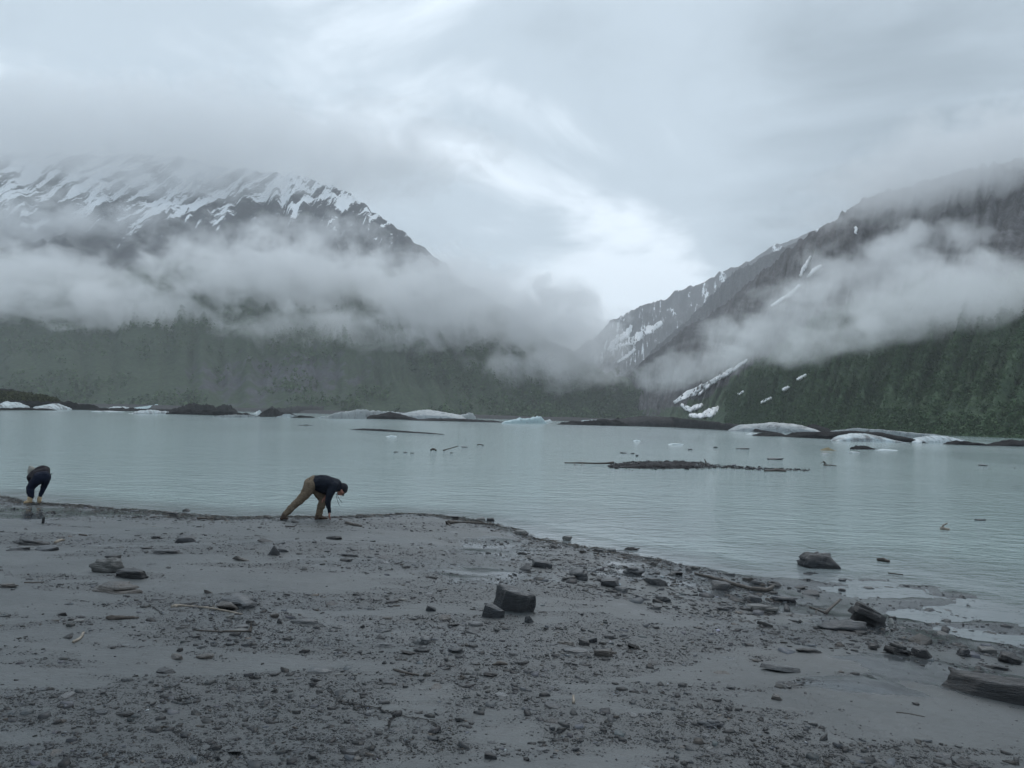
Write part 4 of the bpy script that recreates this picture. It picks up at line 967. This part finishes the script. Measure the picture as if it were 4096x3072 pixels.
keep = (dd > -.15) & (rng.random(len(X)) < sstep(.12, .75, den) * .62 + .012); keep &= ~((X > 3.2) & (dd < 1.2) & (rng.random(len(X)) > .25))
sel = np.nonzero(keep)[0]; s1, s2 = sel[:46000], sel[46000:108000]
size = np.clip((.011 + .009 * rng.pareto(2.3, len(s1))) * (Y[s1] / 5) ** .75, .009, .11)
chips('slate_gravel', 'dark slate flakes covering the beach', X[s1], Y[s1], Z[s1], size, .11, .16, None)
size = np.clip((.006 + .004 * rng.pareto(3, len(s2))) * (Y[s2] / 5) ** .6, .005, .03)
chips('slate_grit', 'fine dark slate grit between the larger flakes', X[s2], Y[s2], Z[s2], size, .16, .2, None, 4)
def shore_slates():
    n = 2600; k = rng.random(n)
    a = np.where(k < .62, 2050 + 1050 * rng.random(n), np.where(k < .85, 1700 * rng.random(n), 3050 + 1000 * rng.random(n)))
    sy_ = np.interp(a, [p[0] for p in shore_px], [p[1] for p in shore_px])
    b = sy_ + np.where(k < .62, 4 + 190 * rng.random(n) ** 1.2, np.where(k < .85, -2 + 60 * rng.random(n) ** 1.5, 60 + 240 * rng.random(n)))
    P = np.array([gp(x, y, .08) for x, y in zip(a, b)]); z = beach_h(P[:, 0], P[:, 1])
    for _ in range(2):
        P = np.array([gp(x, y, max(zz, 0)) for x, y, zz in zip(a, b, z)]); z = beach_h(P[:, 0], P[:, 1])
    chips('shore_slates', 'flat wet slates packed along the shore', P[:, 0], P[:, 1], np.maximum(z, -.005), np.clip(.04 + .035 * rng.pareto(2.4, n), .04, .24), .10, .10, None, 6)
shore_slates()
# strandline litter: twigs and bark
def litter():
    n = 3000; k = rng.random(n); xs = -14 + 16.6 * rng.random(n); ys = np.interp(xs, SHx, SHy); off = np.abs(rng.normal(0, .5, n)) * (.3 + 1.4 * vnoise(xs * .9, 0 * xs)) - .05
    xs2 = xs; ys2 = ys - off; z = np.maximum(beach_h(xs2, ys2), .0) + .008
    l = .03 + .11 * rng.random(n) ** 2; a = rng.normal(0, .5, n); r = .002 + .004 * rng.random(n); s = rng.normal(0, .12, n)
    dx, dy, dz = l * np.cos(a), l * np.sin(a), l * s; nx, ny = -np.sin(a) * r, np.cos(a) * r
    C = np.stack([xs2, ys2, z + abs(dz) * .5], 1); D = np.stack([dx, dy, dz], 1) * .5; N_ = np.stack([nx, ny, 0 * r], 1); U = np.stack([0 * r, 0 * r, r * 1.6], 1)
    V = np.stack([C - D - N_, C - D + N_, C - D + U, C + D - N_ * .6, C + D + N_ * .6, C + D + U * .6], 1).reshape(-1, 3); b = np.arange(n)[:, None] * 6
    q = np.concatenate([b + np.array([[0, 1, 4, 3]]), b + np.array([[1, 2, 5, 4]]), b + np.array([[2, 0, 3, 5]])]); t = np.concatenate([b + np.array([[0, 2, 1]]), b + np.array([[3, 4, 5]])])
    c = np.where(rng.random((n, 1)) < .8, .03, .14) * (np.array([[1.1, .98, .86]])) * (.7 + .6 * rng.random((n, 1)))
    tag(link('strandline_litter', mesh_np('strandline_litter', V, [q, t], np.repeat(c, 6, 0)), M['chips']), 'twigs and bark litter along the waterline', None, None, 'stuff')
litter()

# ------------------------------------------------------------------ driftwood
def stick(label, pts, rad_px, mat='wood', branches=(), name='driftwood_stick', group='driftwood sticks', water=False, lift=0.0, cat='driftwood', rough=.35):
    """pts: (px, py, metres above the ground there)"""
    W = []
    for p in pts:
        G = gp(p[0], p[1]) if water else gpb(p[0], p[1]); W.append(G)
    d0 = W[0][1]; W2 = [np.array(w) for w in W]
    r = np.array(rad_px if isinstance(rad_px, (list, tuple)) else [rad_px] * len(pts)) * np.array([w[1] for w in W2]) / F
    for w_, p, rr in zip(W2, pts, r): w_[2] += (p[2] if len(p) > 2 else 0) + rr * .5 + lift
    o0 = W2[0].copy(); V, f = tube_arrays([w_ - o0 for w_ in W2], r, 8, rough, sum(map(ord, label)) % 31)
    o = link(name, mesh_np(name, V, f, None, None, True), M[mat], None, o0); tag(o, label, cat, group)
    for bp, br in branches:
        B = []
        for p in bp:
            G = np.array(gp(p[0], p[1]) if water else gpb(p[0], p[1])); G[2] += p[2] if len(p) > 2 else 0; B.append(G - o0)
        V, f = tube_arrays(B, np.linspace(br, br * .4, len(B)) * d0 / F, 6, .2, 3)
        link('branch', mesh_np('branch', V, f, None, None, True), M[mat], o)
    return o
stick('long driftwood branch with hooked end on the right shore', [(2780, 2296), (2840, 2312), (2900, 2330), (2960, 2348), (3020, 2364), (3070, 2366), (3094, 2356, .03)], [4, 7, 8, 8, 9, 10, 6])
stick('short dark stick jutting up from the right shore', [(3300, 2456), (3330, 2445, .05), (3360, 2432, .1)], [6, 5, 4])
stick('chunky dark log on the left mud', [(430, 2476), (470, 2478), (520, 2474), (556, 2473)], [9, 10, 8, 4], name='driftwood_log', rough=.6)
stick('short pale curved stick on the left mud', [(293, 2572), (312, 2562), (326, 2548), (333, 2532)], [7, 6, 5, 4], 'palewood')
stick('long pale root with thick left end before the flaky slab', [(690, 2432), (720, 2424), (800, 2430), (880, 2440), (970, 2458)], [9, 5, 4, 4, 2], 'palewood', branches=(([(800, 2430), (850, 2426), (890, 2424)], 3),))
stick('thin dark twig with a stub on its right end', [(770, 2520), (850, 2527), (930, 2528), (1000, 2526)], [2, 3, 4, 4], branches=(([(998, 2528), (1003, 2524, .03), (1003, 2524, .07)], 8),))
stick('driftwood pole with a root ball at the waterline', [(1792, 2096), (1840, 2090), (1900, 2093), (1948, 2097)], [9, 4, 4, 3], branches=(([(1792, 2096), (1786, 2098, .03), (1783, 2098, .07)], 6), ([(1792, 2096), (1800, 2102), (1804, 2104)], 5)))
stick('black stick right of the bending man', [(1383, 2094), (1410, 2101), (1446, 2107)], [6, 6, 4])
stick('flat dark log at the waterline on the left', [(788, 2077), (820, 2075), (856, 2073)], [5, 5, 4], name='driftwood_log')
stick('straight thin dark stick on the left mud', [(96, 2332), (130, 2332), (176, 2330)], [3, 3, 3])
stick('thin dark stick lying beyond the cluster at left', [(318, 2140), (346, 2144)], [4, 3])
stick('pale chunk of bark right of the left cluster', [(222, 2172), (240, 2164), (258, 2161)], [6, 6, 3], 'palewood')
stick('brown root stick in the near gravel left of centre', [(1578, 2682), (1620, 2694), (1675, 2702)], [5, 5, 4], branches=(([(1650, 2700), (1640, 2712), (1650, 2720)], 2),))
stick('dark flat bark piece with a knot, centre foreground', [(1968, 2660), (2000, 2658), (2030, 2660)], [3, 9, 4], rough=.6)
stick('pale twig standing in the lower gravel', [(2294, 2815), (2294, 2798, .02)], [5, 5], 'palewood')
stick('long thin bent twig on the mud at right', [(3585, 2850), (3640, 2856), (3700, 2868)], [2, 2, 1.5])
stick('short floating log beside the craggy boulder', [(3510, 2242), (3535, 2246, .02), (3556, 2250)], [7, 8, 6], water=True, name='driftwood_log')
stick('thin floating stick on the wet flat', [(3552, 2294), (3612, 2300)], [3, 3], water=True)
stick('tangled dark branches behind the short jutting stick', [(3240, 2430), (3280, 2444), (3310, 2455)], [4, 4, 3], branches=(([(3250, 2436), (3290, 2434), (3320, 2440)], 3), ([(3270, 2440), (3260, 2450), (3280, 2462)], 3)))
stick('pale driftwood knot with antler like prong in the lake', [(3762, 2118), (3780, 2120), (3798, 2122)], [7, 7, 5], 'palewood', water=True, branches=(([(3768, 2118), (3772, 2119, .1), (3790, 2120, .16)], 5),))
stick('slanted dark stick rising out of the lake, left of centre', [(1772, 1803), (1800, 1803, .13), (1832, 1803, .30)], [2.5, 2, 1.5], water=True)
stick('dark root clump left of the slanted lake stick', [(1722, 1802), (1734, 1802, .07), (1746, 1803)], [3, 4, 2.5], water=True, rough=.7)
stick('small twig in the lake right of the slanted stick', [(1908, 1782, .04), (1920, 1782, .07), (1934, 1782)], [2, 2, 2], water=True)
stick('long bare branch reaching left off the gravel bar', [(2258, 1856, .05), (2320, 1857, .05), (2400, 1860, .05), (2455, 1861, .1)], [2, 3, 3.5, 5], water=True, branches=(([(2295, 1857, .05), (2300, 1860), (2306, 1863)], 2), ([(2330, 1858, .05), (2326, 1862), (2328, 1865)], 2)))
stick('forked root standing in the lake right of the bar', [(3296, 1864), (3298, 1864, .18), (3292, 1864, .28)], [3, 2.5, 1.5], water=True, branches=(([(3298, 1864, .24), (3304, 1864, .14), (3306, 1864)], 2), ([(3296, 1864, .25), (3286, 1864, .2), (3282, 1864, .12)], 1.5)))
stick('low dark log beside the forked root in the lake', [(3302, 1863), (3325, 1862), (3345, 1864)], [3, 3, 2], water=True)
stick('upright thin stick on the gravel bar', [(2826, 1857), (2818, 1857, .28)], [2.5, 2], water=True)
stick('flat dark log near the right end of the bar', [(3060, 1886), (3100, 1885), (3145, 1887)], [4, 6, 5], water=True, name='driftwood_log', rough=.6)

# gravel bar out in the lake
mound('gravel_bar', 'low stony gravel bar lying in the lake', 'gravel bar', 'gravel2', [(2440, 1862), (2520, 1858), (2600, 1852), (2700, 1849), (2790, 1853), (2830, 1866)], [(2440, 1872), (2640, 1876), (2830, 1873)], depth=2.6, rough=.35, sink=.05, sharp=.4)
mound('gravel_bar', 'black peaked rock pile on the left of the gravel bar', 'rock pile', 'gravel', [(2560, 1866), (2582, 1852), (2600, 1855), (2632, 1868)], 1870, depth=.8, sink=.1)
def bar_stones():
    n = 2300; px = np.where(rng.random(n) < .62, 2440 + 400 * rng.random(n), 2800 + 440 * rng.random(n) ** 1.4)
    ctr = np.interp(px, [2440, 2600, 2800, 3000, 3240], [1865, 1862, 1863, 1874, 1882]); hw = np.interp(px, [2440, 2600, 2800, 2850, 3240], [7, 13, 11, 8, 4])
    py = ctr + rng.normal(0, .55, n) * hw
    P = np.array([gp(a, b) for a, b in zip(px, py)]); z = np.interp(px, [2440, 2560, 2800, 2840, 3240], [.02, .14, .14, .02, .0]) * np.exp(-((py - ctr) / hw) ** 2)
    chips('bar_stones', 'loose stones scattered along the gravel bar', P[:, 0], P[:, 1], P[:, 2] + z, np.clip(.05 + .055 * rng.pareto(2.2, n), .05, .28), .28, .2, None)
bar_stones()
# silt streaks with debris on the wet flat
def flat_bits():
    n = 700; px = rng.normal(0, 1, n); py = rng.normal(0, 1, n); c = rng.integers(0, 5, n)
    cx = np.array([3620, 3760, 3700, 3880, 3500])[c]; cy = np.array([2340, 2400, 2450, 2480, 2320])[c]; sx = np.array([70, 90, 90, 120, 120])[c]; sy = np.array([10, 16, 12, 25, 10])[c]
    a = cx + px * sx; b = cy + py * sy + px * 10
    P = np.array([gp(x, y) for x, y in zip(a, b)]); z = np.maximum(beach_h(P[:, 0], P[:, 1]), -.002)
    chips('silt_flat_chips', 'dark slate chips scattered on the wet silt flat', P[:, 0], P[:, 1], z, np.clip(.012 + .012 * rng.pareto(2.4, n), .01, .07), .12, .1, None)
flat_bits()

# ------------------------------------------------------------------ people
def cap_arrays(p0, r0, p1, r1, sy=1.0, seg=14):
    p0, p1 = np.array(p0, float), np.array(p1, float); ax = p1 - p0; Ln = np.linalg.norm(ax)
    ax = ax / Ln if Ln > 1e-6 else np.array([0, 0, 1.0])
    a = np.cross(ax, [0, 1.0, 0]); 
    if np.linalg.norm(a) < .1: a = np.cross(ax, [1.0, 0, 0])
    a /= np.linalg.norm(a); b = np.cross(ax, a)
    rings = []
    for k in range(5): th = math.pi / 2 * (1 - k / 5); rings.append((p0 - ax * r0 * math.sin(th), r0 * math.cos(th)))
    rings += [(p0, r0), (p1, r1)]
    for k in range(1, 6): th = math.pi / 2 * (k / 5); rings.append((p1 + ax * r1 * math.sin(th), r1 * math.cos(th)))
    th = np.linspace(0, 2 * np.pi, seg, endpoint=False); V = []
    for c, r in rings: V.append(c[None] + a[None] * np.cos(th)[:, None] * max(r, 1e-4) + b[None] * np.sin(th)[:, None] * max(r, 1e-4))
    V = np.concatenate(V)
    if sy != 1.0: m = (p0[1] + p1[1]) / 2; V[:, 1] = m + (V[:, 1] - m) * sy
    n = len(rings); i = np.arange(n - 1)[:, None] * seg; j = np.arange(seg)[None]; j2 = (np.arange(seg) + 1)[None] % seg
    q = np.stack([i + j, i + seg + j, i + seg + j2, i + j2], -1).reshape(-1, 4)
    return V, [q, np.arange(seg)[None], (np.arange(seg) + (n - 1) * seg)[None, ::-1]]
def flesh(name, caps, mat, parent, voxel=.012, smooth=4, fold=0.0):
    Vs, Q, Cp, o = [], [], [], 0
    for c in caps:
        V, (q, c0, c1) = cap_arrays(*c); Vs.append(V); Q.append(q + o); Cp += [c0 + o, c1 + o]; o += len(V)
    me = mesh_np(name, np.concatenate(Vs), [np.concatenate(Q), np.concatenate(Cp)], None, None, True)
    ob = link(name, me, mat, parent)
    r = ob.modifiers.new('skin', 'REMESH'); r.mode = 'VOXEL'; r.voxel_size = voxel; r.use_smooth_shade = True
    if smooth: s = ob.modifiers.new('smooth', 'SMOOTH'); s.iterations = smooth; s.factor = .5
    if fold:
        tx = bpy.data.textures.get('cloth_folds') or bpy.data.textures.new('cloth_folds', 'CLOUDS'); tx.noise_scale = .10; tx.noise_depth = 3
        d = ob.modifiers.new('folds', 'DISPLACE'); d.texture = tx; d.strength = fold * 2.2; d.mid_level = .5; d.texture_coords = 'LOCAL'
    return ob
def chain(pts, sy=1.0): return [(a[:3], a[3], b[:3], b[3], sy) for a, b in zip(pts[:-1], pts[1:])]
def cloth(name, c, var=.3, scale=9, bd=.02, rough=.85):
    m = MT(name); a = m.noise(scale, 4, .55, m.objc(), .6, (1, 1, 2.2)); b = m.noise(300, 2, .5, m.objc())
    return m.bsdf(m.mul(c, m.grey(m.math('MULTIPLY_ADD', a, var * 2, 1 - var))), rough, m.bump(m.math('ADD', a, m.math('MULTIPLY', b, .05)), .7, bd), Specular_IOR_Level=.25)
skin = m_plain('skin', (.30, .14, .105), .55, 30, .12); navy = cloth('navy_fleece', (.005, .0085, .016)); khaki = cloth('khaki_trousers', (.135, .106, .075), .5, 16, .06)
brownb = cloth('brown_leather', (.055, .038, .028), .3, 20, .01, .6); tanb = cloth('tan_suede', (.34, .26, .165), .2, 20, .01); denim = cloth('blue_denim', (.005, .009, .022), .4)
charc = cloth('charcoal_fleece', (.016, .014, .018)); wool = cloth('grey_wool', (.25, .25, .225), .3, 40, .02); green = cloth('dark_green_sleeve', (.018, .022, .016)); dark = cloth('black_cord', (.006, .006, .007)); capm = cloth('dark_cap', (.016, .017, .022)); brim = cloth('brim_underside', (.10, .085, .075)); hairm = cloth('brown_hair', (.05, .032, .02))
def hand(w, d, up, s=1.0, curl=.5, side=1):
    """palm and five fingers as capsules; w wrist, d pointing dir, up back-of-hand dir"""
    w, d, up = [np.array(v, float) for v in (w, d, up)]; d /= np.linalg.norm(d); up -= d * (up @ d); up /= np.linalg.norm(up); sd = np.cross(d, up) * side
    out = []; k = w + d * .085 * s
    for i, o_ in enumerate((-.03, -.01, .01, .03)): out.append((w + sd * o_ * .6 * s, .016 * s, k + sd * o_ * s, .013 * s, 1.0))
    for i, (o_, l) in enumerate(zip((-.033, -.011, .011, .033), (.062, .078, .085, .075))):
        a = k + sd * o_ * s; d1 = d * math.cos(curl * .6) - up * math.sin(curl * .6); d2 = d * math.cos(curl * 1.6) - up * math.sin(curl * 1.6)
        b = a + d1 * l * .5 * s; c = b + d2 * l * .5 * s; out += [(a, .0095 * s, b, .0085 * s, 1.0), (b, .0085 * s, c, .007 * s, 1.0)]
    a = w + d * .03 * s + sd * .03 * s; b = a + (d * .6 + sd * .7 - up * .3) * .045 * s; c = b + (d * .9 + sd * .1 - up * .4) * .035 * s
    out += [(w + d * .01 * s, .014 * s, a, .013 * s, 1.0), (a, .012 * s, b, .010 * s, 1.0), (b, .010 * s, c, .008 * s, 1.0)]
    return out

def man():
    G = gpb(1276, 2078); root = bpy.data.objects.new('person', None); COL.objects.link(root); root.location = (G[0], G[1], G[2] + .005)
    k = G[1] / 15.2; root.scale = (k * .96, k, k); root.rotation_euler = (0, 0, -math.atan2(G[0], G[1]))
    c = lambda cx, cy, y=0: ((cx - 1240) / 1229, y, (1372 - cy) / 1229 - .12 * y)
    hipN, hipF = c(1010, 520, -.09), c(1040, 530, .09)
    # continuous body inside the clothes: torso, neck, head, arms with hands, legs
    body = []
    body += chain([(*c(1050, 470), .11), (*c(1300, 430), .12), (*c(1560, 490), .13), (*c(1680, 545), .065), (*c(1760, 590), .06)], 1.15)
    body += [((.475, 0, .632), .088, (.455, 0, .585), .080, .9), ((.425, 0, .560), .062, (.400, 0, .535), .050, .85)]
    body += [((.447, 0, .505), .020, (.440, 0, .487), .014, 1.0)]                                 # nose
    body += [((.395, 0, .515), .030, (.380, 0, .520), .028, 1.1)]                                 # chin and mouth
    body += [((.44, -.078, .60), .020, (.43, -.082, .58), .014, .5), ((.44, .078, .60), .020, (.43, .082, .58), .014, .5)]   # ears
    shN, shF = c(1570, 560, -.17), c(1570, 560, .17); elN, elF = c(1440, 930, -.21), c(1470, 830, .22); wrN, wrF = c(1493, 1190, -.17), c(1395, 800, .02)
    body += chain([(*c(1560, 510, -.05), .06), (*shN, .042), (*elN, .036), (*wrN, .028)]) + chain([(*c(1560, 510, .05), .06), (*shF, .042), (*elF, .036), (*wrF, .028)])
    body += hand(wrN, (.02, .0, -1), (-1, -.3, 0), 1.0, .35, 1) + hand(wrF, (-.8, -.1, -.75), (-.5, -.2, .8), .95, .5, -1)
    body += chain([(*hipN, .08), (*c(760, 880, -.12), .045), (*c(355, 1265, -.12), .032)]) + chain([(*hipF, .08), (*c(1318, 885, .10), .045), (*c(1225, 1270, .06), .034)])
    b = flesh('body', body, skin, root, .0075, 2)
    tr = chain([(*c(1075, 450), .135), (*c(990, 490), .140)], 1.25)
    tr += chain([(*c(990, 520, -.08), .132), (*c(900, 700, -.10), .112), (*c(765, 880, -.12), .088), (*c(600, 1030, -.12), .080), (*c(395, 1235, -.12), .062)])
    tr += chain([(*c(1050, 540, .08), .125), (*c(1240, 740, .10), .10), (*c(1318, 890, .10), .084), (*c(1275, 1080, .08), .080), (*c(1232, 1265, .06), .068)])
    flesh('trousers', tr, khaki, root, .011, 3, .022)
    for nm, pt in (('boot', [(*c(370, 1255, -.12), .055), (*c(345, 1310, -.12), .048), (*c(310, 1335, -.12), .032)]), ('boot', [(*c(1215, 1285, .06), .062), (*c(1190, 1335, .06), .048)])):
        x = chain(pt)
        if nm == 'boot' and pt[0][0] < -.4: x += [(c(300, 1338, -.12), .030, c(440, 1345, -.12), .028, 1.3), (c(385, 1295, -.12), .05, c(425, 1335, -.12), .034, 1.1)]
        else: x += [(c(1160, 1338, .06), .034, c(1400, 1345, .05), .030, 1.3), (c(1250, 1310, .06), .05, c(1350, 1338, .055), .038, 1.2), (c(1400, 1345, .05), .03, c(1435, 1350, .05), .025, 1.3)]
        bo = flesh('boot', x, brownb, root, .009, 2)
    jk = chain([(*c(1125, 460), .150), (*c(1290, 455), .165), (*c(1470, 500), .160), (*c(1610, 515), .145)], 1.25)
    jk += [(c(1160, 520), .12, c(1330, 590), .12, 1.25), (c(1330, 590), .12, c(1480, 640), .10, 1.2)]
    jk += chain([(*c(1600, 540, -.13), .10), (*c(1480, 740, -.20), .078), (*c(1445, 930, -.21), .062), (*c(1470, 1060, -.19), .050), (*c(1492, 1185, -.17), .036)])
    jk += chain([(*c(1580, 540, .13), .10), (*c(1530, 700, .21), .075), (*c(1475, 810, .20), .06), (*c(1405, 790, .05), .040)])
    jk += [(c(1690, 540), .088, c(1740, 570), .082, 1.1)]
    j = flesh('jacket', jk, navy, root, .012, 3, .015)
    hd = [(c(1800, 570), .096, c(1830, 580), .098, .95), (c(1780, 600), .085, c(1850, 640), .075, .95), (c(1715, 590), .075, c(1760, 580), .085, 1.0)]
    h = flesh('cap', hd, capm, root, .010, 3)
    bv = [(c(1865, 680), .022, c(1832, 785), .012, 3.0), (c(1815, 690), .020, c(1828, 785), .012, 3.0)]
    flesh('brim', bv, brim, h, .007, 2)
    for (a, b2, y) in ((c(1640, 715, -.03), c(1745, 1035, -.03), 0), (c(1655, 720, .03), c(1815, 968, .02), 0)):
        mid = ((a[0] + b2[0]) / 2 - .012, a[1], (a[2] + b2[2]) / 2); V, f = tube_arrays([a, mid, b2], [.0045] * 3, 6); link('drawstring', mesh_np('drawstring', V, f), dark, j)
    V, f = tube_arrays([c(975, 365, -.11), c(945, 425, -.12)], [.012, .018], 8); link('pocket_phone', mesh_np('pocket_phone', V, f), dark, root)
    tag(root, 'person in dark hooded top and khaki trousers bending to touch the shore', 'person')
def woman():
    G = gpb(128, 2014); root = bpy.data.objects.new('person', None); COL.objects.link(root); root.location = (G[0], G[1], G[2] + .005)
    k = G[1] / 16.6; root.scale = (k * .88, k, k); root.rotation_euler = (0, 0, -math.atan2(G[0], G[1]))
    c = lambda cx, cy, y=0: ((cx - 500) / 1231, y, (1372 - cy) / 1231 - .133 * y)
    body = chain([(*c(720, 640, .02), .09), (*c(670, 530, .20), .09), (*c(610, 510, .34), .08), (*c(520, 520, .40), .045), (*c(460, 510, .44), .05)])
    body += [(c(440, 500, .45), .085, c(450, 560, .46), .075, 1.0), (c(450, 570, .53), .016, c(450, 590, .535), .012, 1.0), (c(425, 610, .47), .03, c(440, 620, .47), .03, 1.0)]
    body += [((*c(365, 520, .44),), .014, (*c(362, 545, .44),), .014, 1.0), ((*c(520, 520, .44),), .014, (*c(522, 545, .44),), .014, 1.0)]
    eL, wL = c(395, 645, .36), c(432, 800, .46); eR, wR = c(870, 545, .30), c(770, 760, .44)
    body += chain([(*c(470, 540, .38), .05), (*eL, .034), (*wL, .024)]) + chain([(*c(800, 440, .36), .05), (*eR, .034), (*wR, .024)])
    body += hand(wL, (.2, .2, -1), (-1, 0, 0), .9, .5, 1) + hand(wR, (-.3, .1, -1), (1, 0, 0), .9, .5, -1)
    body += chain([(*c(640, 690, 0), .07), (*c(428, 940, .03), .04), (*c(445, 1260, 0), .03)]) + chain([(*c(820, 690, 0), .07), (*c(782, 935, .09), .04), (*c(692, 1260, .05), .028)])
    flesh('body', body, skin, root, .0085, 2)
    tr = [(c(640, 680, 0), .135, c(800, 660, 0), .135, 1.0), (c(640, 650, .05), .11, c(790, 620, .05), .11, 1.0)]
    tr += chain([(*c(600, 740, 0), .130), (*c(500, 840, .02), .105), (*c(428, 945, .03), .092), (*c(440, 1060, .01), .085), (*c(462, 1170, 0), .072)])
    tr += chain([(*c(830, 700, 0), .110), (*c(812, 830, .06), .082), (*c(780, 940, .09), .066), (*c(735, 1090, .07), .055), (*c(705, 1185, .05), .046)])
    flesh('trousers', tr, denim, root, .012, 3, .015)
    x = [(c(440, 1225, 0), .060, c(440, 1300, 0), .058, 1.1), (c(440, 1320, 0), .045, c(320, 1340, -.03), .032, 1.2), (c(470, 1345, 0), .026, c(295, 1355, -.03), .020, 1.6)]
    flesh('boot', x, tanb, root, .009, 2)
    x = [(c(690, 1230, .05), .050, c(688, 1300, .05), .052, 1.0), (c(685, 1330, .05), .042, c(685, 1335, .17), .034, 1.0)]
    flesh('boot', x, tanb, root, .009, 2)
    jk = [(c(600, 590, .12), .115, c(800, 525, .12), .108, 1.0), (c(560, 560, .26), .12, c(790, 460, .28), .112, 1.0), (c(520, 550, .36), .10, c(800, 430, .36), .085, 1.0), (c(480, 600, .30), .085, c(540, 660, .14), .08, 1.0), (c(640, 510, .28), .135, c(730, 470, .25), .13, 1.0)]
    jk += chain([(*c(470, 570, .36), .085), (*c(395, 640, .36), .07), (*c(425, 740, .42), .055), (*c(430, 800, .46), .04)])
    flesh('jacket', jk, charc, root, .012, 3)
    sl = chain([(*c(800, 425, .34), .086), (*c(850, 440, .30), .074), (*c(872, 540, .30), .060), (*c(830, 680, .38), .050), (*c(770, 760, .44), .04)])
    flesh('sleeve', sl, green, root, .011, 3)
    ht = [(c(445, 500, .45), .098, c(430, 430, .44), .088, 1.0), (c(430, 430, .44), .085, c(415, 385, .43), .058, 1.0)]
    h = flesh('knit_hat', ht, wool, root, .011, 3)
    V, f = tube_arrays([c(930, 590, .2), c(960, 570, .18), c(1000, 560, .17)], [.010, .014, .010], 6); link('strap', mesh_np('strap', V, f), dark, root)
    flesh('pompom', [(c(385, 350, .42), .034, c(400, 350, .42), .034, 1.0)], wool, h, .009, 1)
    tag(root, 'person in grey bobble hat, blue jeans and tan boots bending at left', 'person')
man(); woman()

# ------------------------------------------------------------------ low cloud and haze
def m_cloud(name, dens, scale, lo, amp, fall, wid=.75):
    m = MT(name); oc = m.objc(); p = m.pos()
    if '_right' not in name: dens, scale = dens * 1.4 / LS, scale * 1.4 / LS
    l2 = m.n('ShaderNodeVectorMath', {0: oc, 1: oc}, operation='DOT_PRODUCT').outputs['Value']
    f = m.math('SUBTRACT', 1.0, l2, clamp=True)
    n = m.noise(scale, 5, .60, p, .4, (1, 1, 1.3))
    v = m.math('ADD', m.math('MULTIPLY', f, fall), m.math('MULTIPLY', m.math('SUBTRACT', n, .5), amp))
    v = m.math('MULTIPLY', m.ss(v, lo, lo + wid), m.math('MULTIPLY', dens, m.math('MINIMUM', m.math('MULTIPLY', f, 5.0), 1.0)))
    pv = m.n('ShaderNodeVolumePrincipled', {'Color': (.97, .985, 1.0), 'Density': v, 'Anisotropy': .1})
    m.t.links.new(pv.outputs[0], m.out.inputs['Volume']); return m.m
CM = {'band': m_cloud('cloud_band', .017, .021, .62, 4.6, 1.7), 'wisp': m_cloud('cloud_wisp', .012, .021, .62, 4.2, 1.35), 'deck': m_cloud('cloud_deck', .0075, .010, .34, 3.2, 1.5),
      'rband': m_cloud('cloud_band_right', .022, .026, .50, 3.4, 1.6), 'rwisp': m_cloud('cloud_wisp_right', .018, .030, .62, 4.4, 1.35), 'rdeck': m_cloud('cloud_deck_right', .012, .016, .50, 4.0, 1.4)}
ICOV, ICOF = ICO[3]
cme = {k: mesh_np('low_cloud', ICOV, [ICOF]) for k in CM}
for k in CM: cme[k].materials.append(CM[k])
def cloud(kind, px, py, D, rx, rz, ry, roll=0):
    """rx, rz: half size in photo pixels, ry: half depth in metres"""
    if kind[0] != 'r': D, ry = D * LS, ry * LS
    o = bpy.data.objects.new('low_cloud', cme[kind]); COL.objects.link(o); o.location = at(px, py, D)
    o.scale = (rx * D / F, ry, rz * D / F); o.rotation_euler = (0, math.radians(roll), 0)
    tag(o, 'low grey cloud clinging to the mountainside', None, 'low clouds', 'stuff'); return o
cloud('band', 100, 1150, 800, 950, 190, 130)
cloud('band', 1150, 1120, 780, 700, 220, 130, 4)
cloud('band', 1850, 1230, 720, 560, 280, 110, 10)
cloud('band', 2250, 1330, 690, 330, 260, 90, 8)
cloud('wisp', 1350, 1330, 680, 650, 170, 70)
cloud('wisp', 2150, 1480, 640, 450, 120, 60, 3)
cloud('wisp', 200, 930, 960, 900, 200, 110)
cloud('wisp', 1250, 960, 950, 420, 130, 90)
cloud('band', 450, 1245, 720, 800, 150, 80, 3)
cloud('rwisp', 2800, 1450, 640, 380, 110, 60, -18)
cloud('rwisp', 3150, 1290, 570, 480, 220, 80, -20)
cloud('rband', 3850, 1180, 460, 620, 220, 70, -6)
cloud('rwisp', 3550, 1060, 640, 560, 200, 90, -14)
cloud('rwisp', 3350, 1370, 460, 500, 110, 50, -14)
cloud('deck', 600, 590, 1180, 1700, 270, 260)
cloud('wisp', 750, 760, 1100, 900, 110, 120)
cloud('rdeck', 3850, 660, 780, 900, 250, 160, -14)
def haze():
    me = bpy.data.meshes.new('haze'); bm = bmesh.new(); bmesh.ops.create_cube(bm, size=1.0); bm.to_mesh(me); bm.free()
    m = MT('haze_air'); pv = m.n('ShaderNodeVolumePrincipled', {'Color': (.93, .965, 1.0), 'Density': .00013, 'Anisotropy': .15}); m.t.links.new(pv.outputs[0], m.out.inputs['Volume'])
    o = link('haze', me, m.m); o.scale = (14000, 9000, 1296); o.location = (0, 3000, 643)
    tag(o, 'thin grey rain haze over the lake', None, None, 'stuff')
haze()
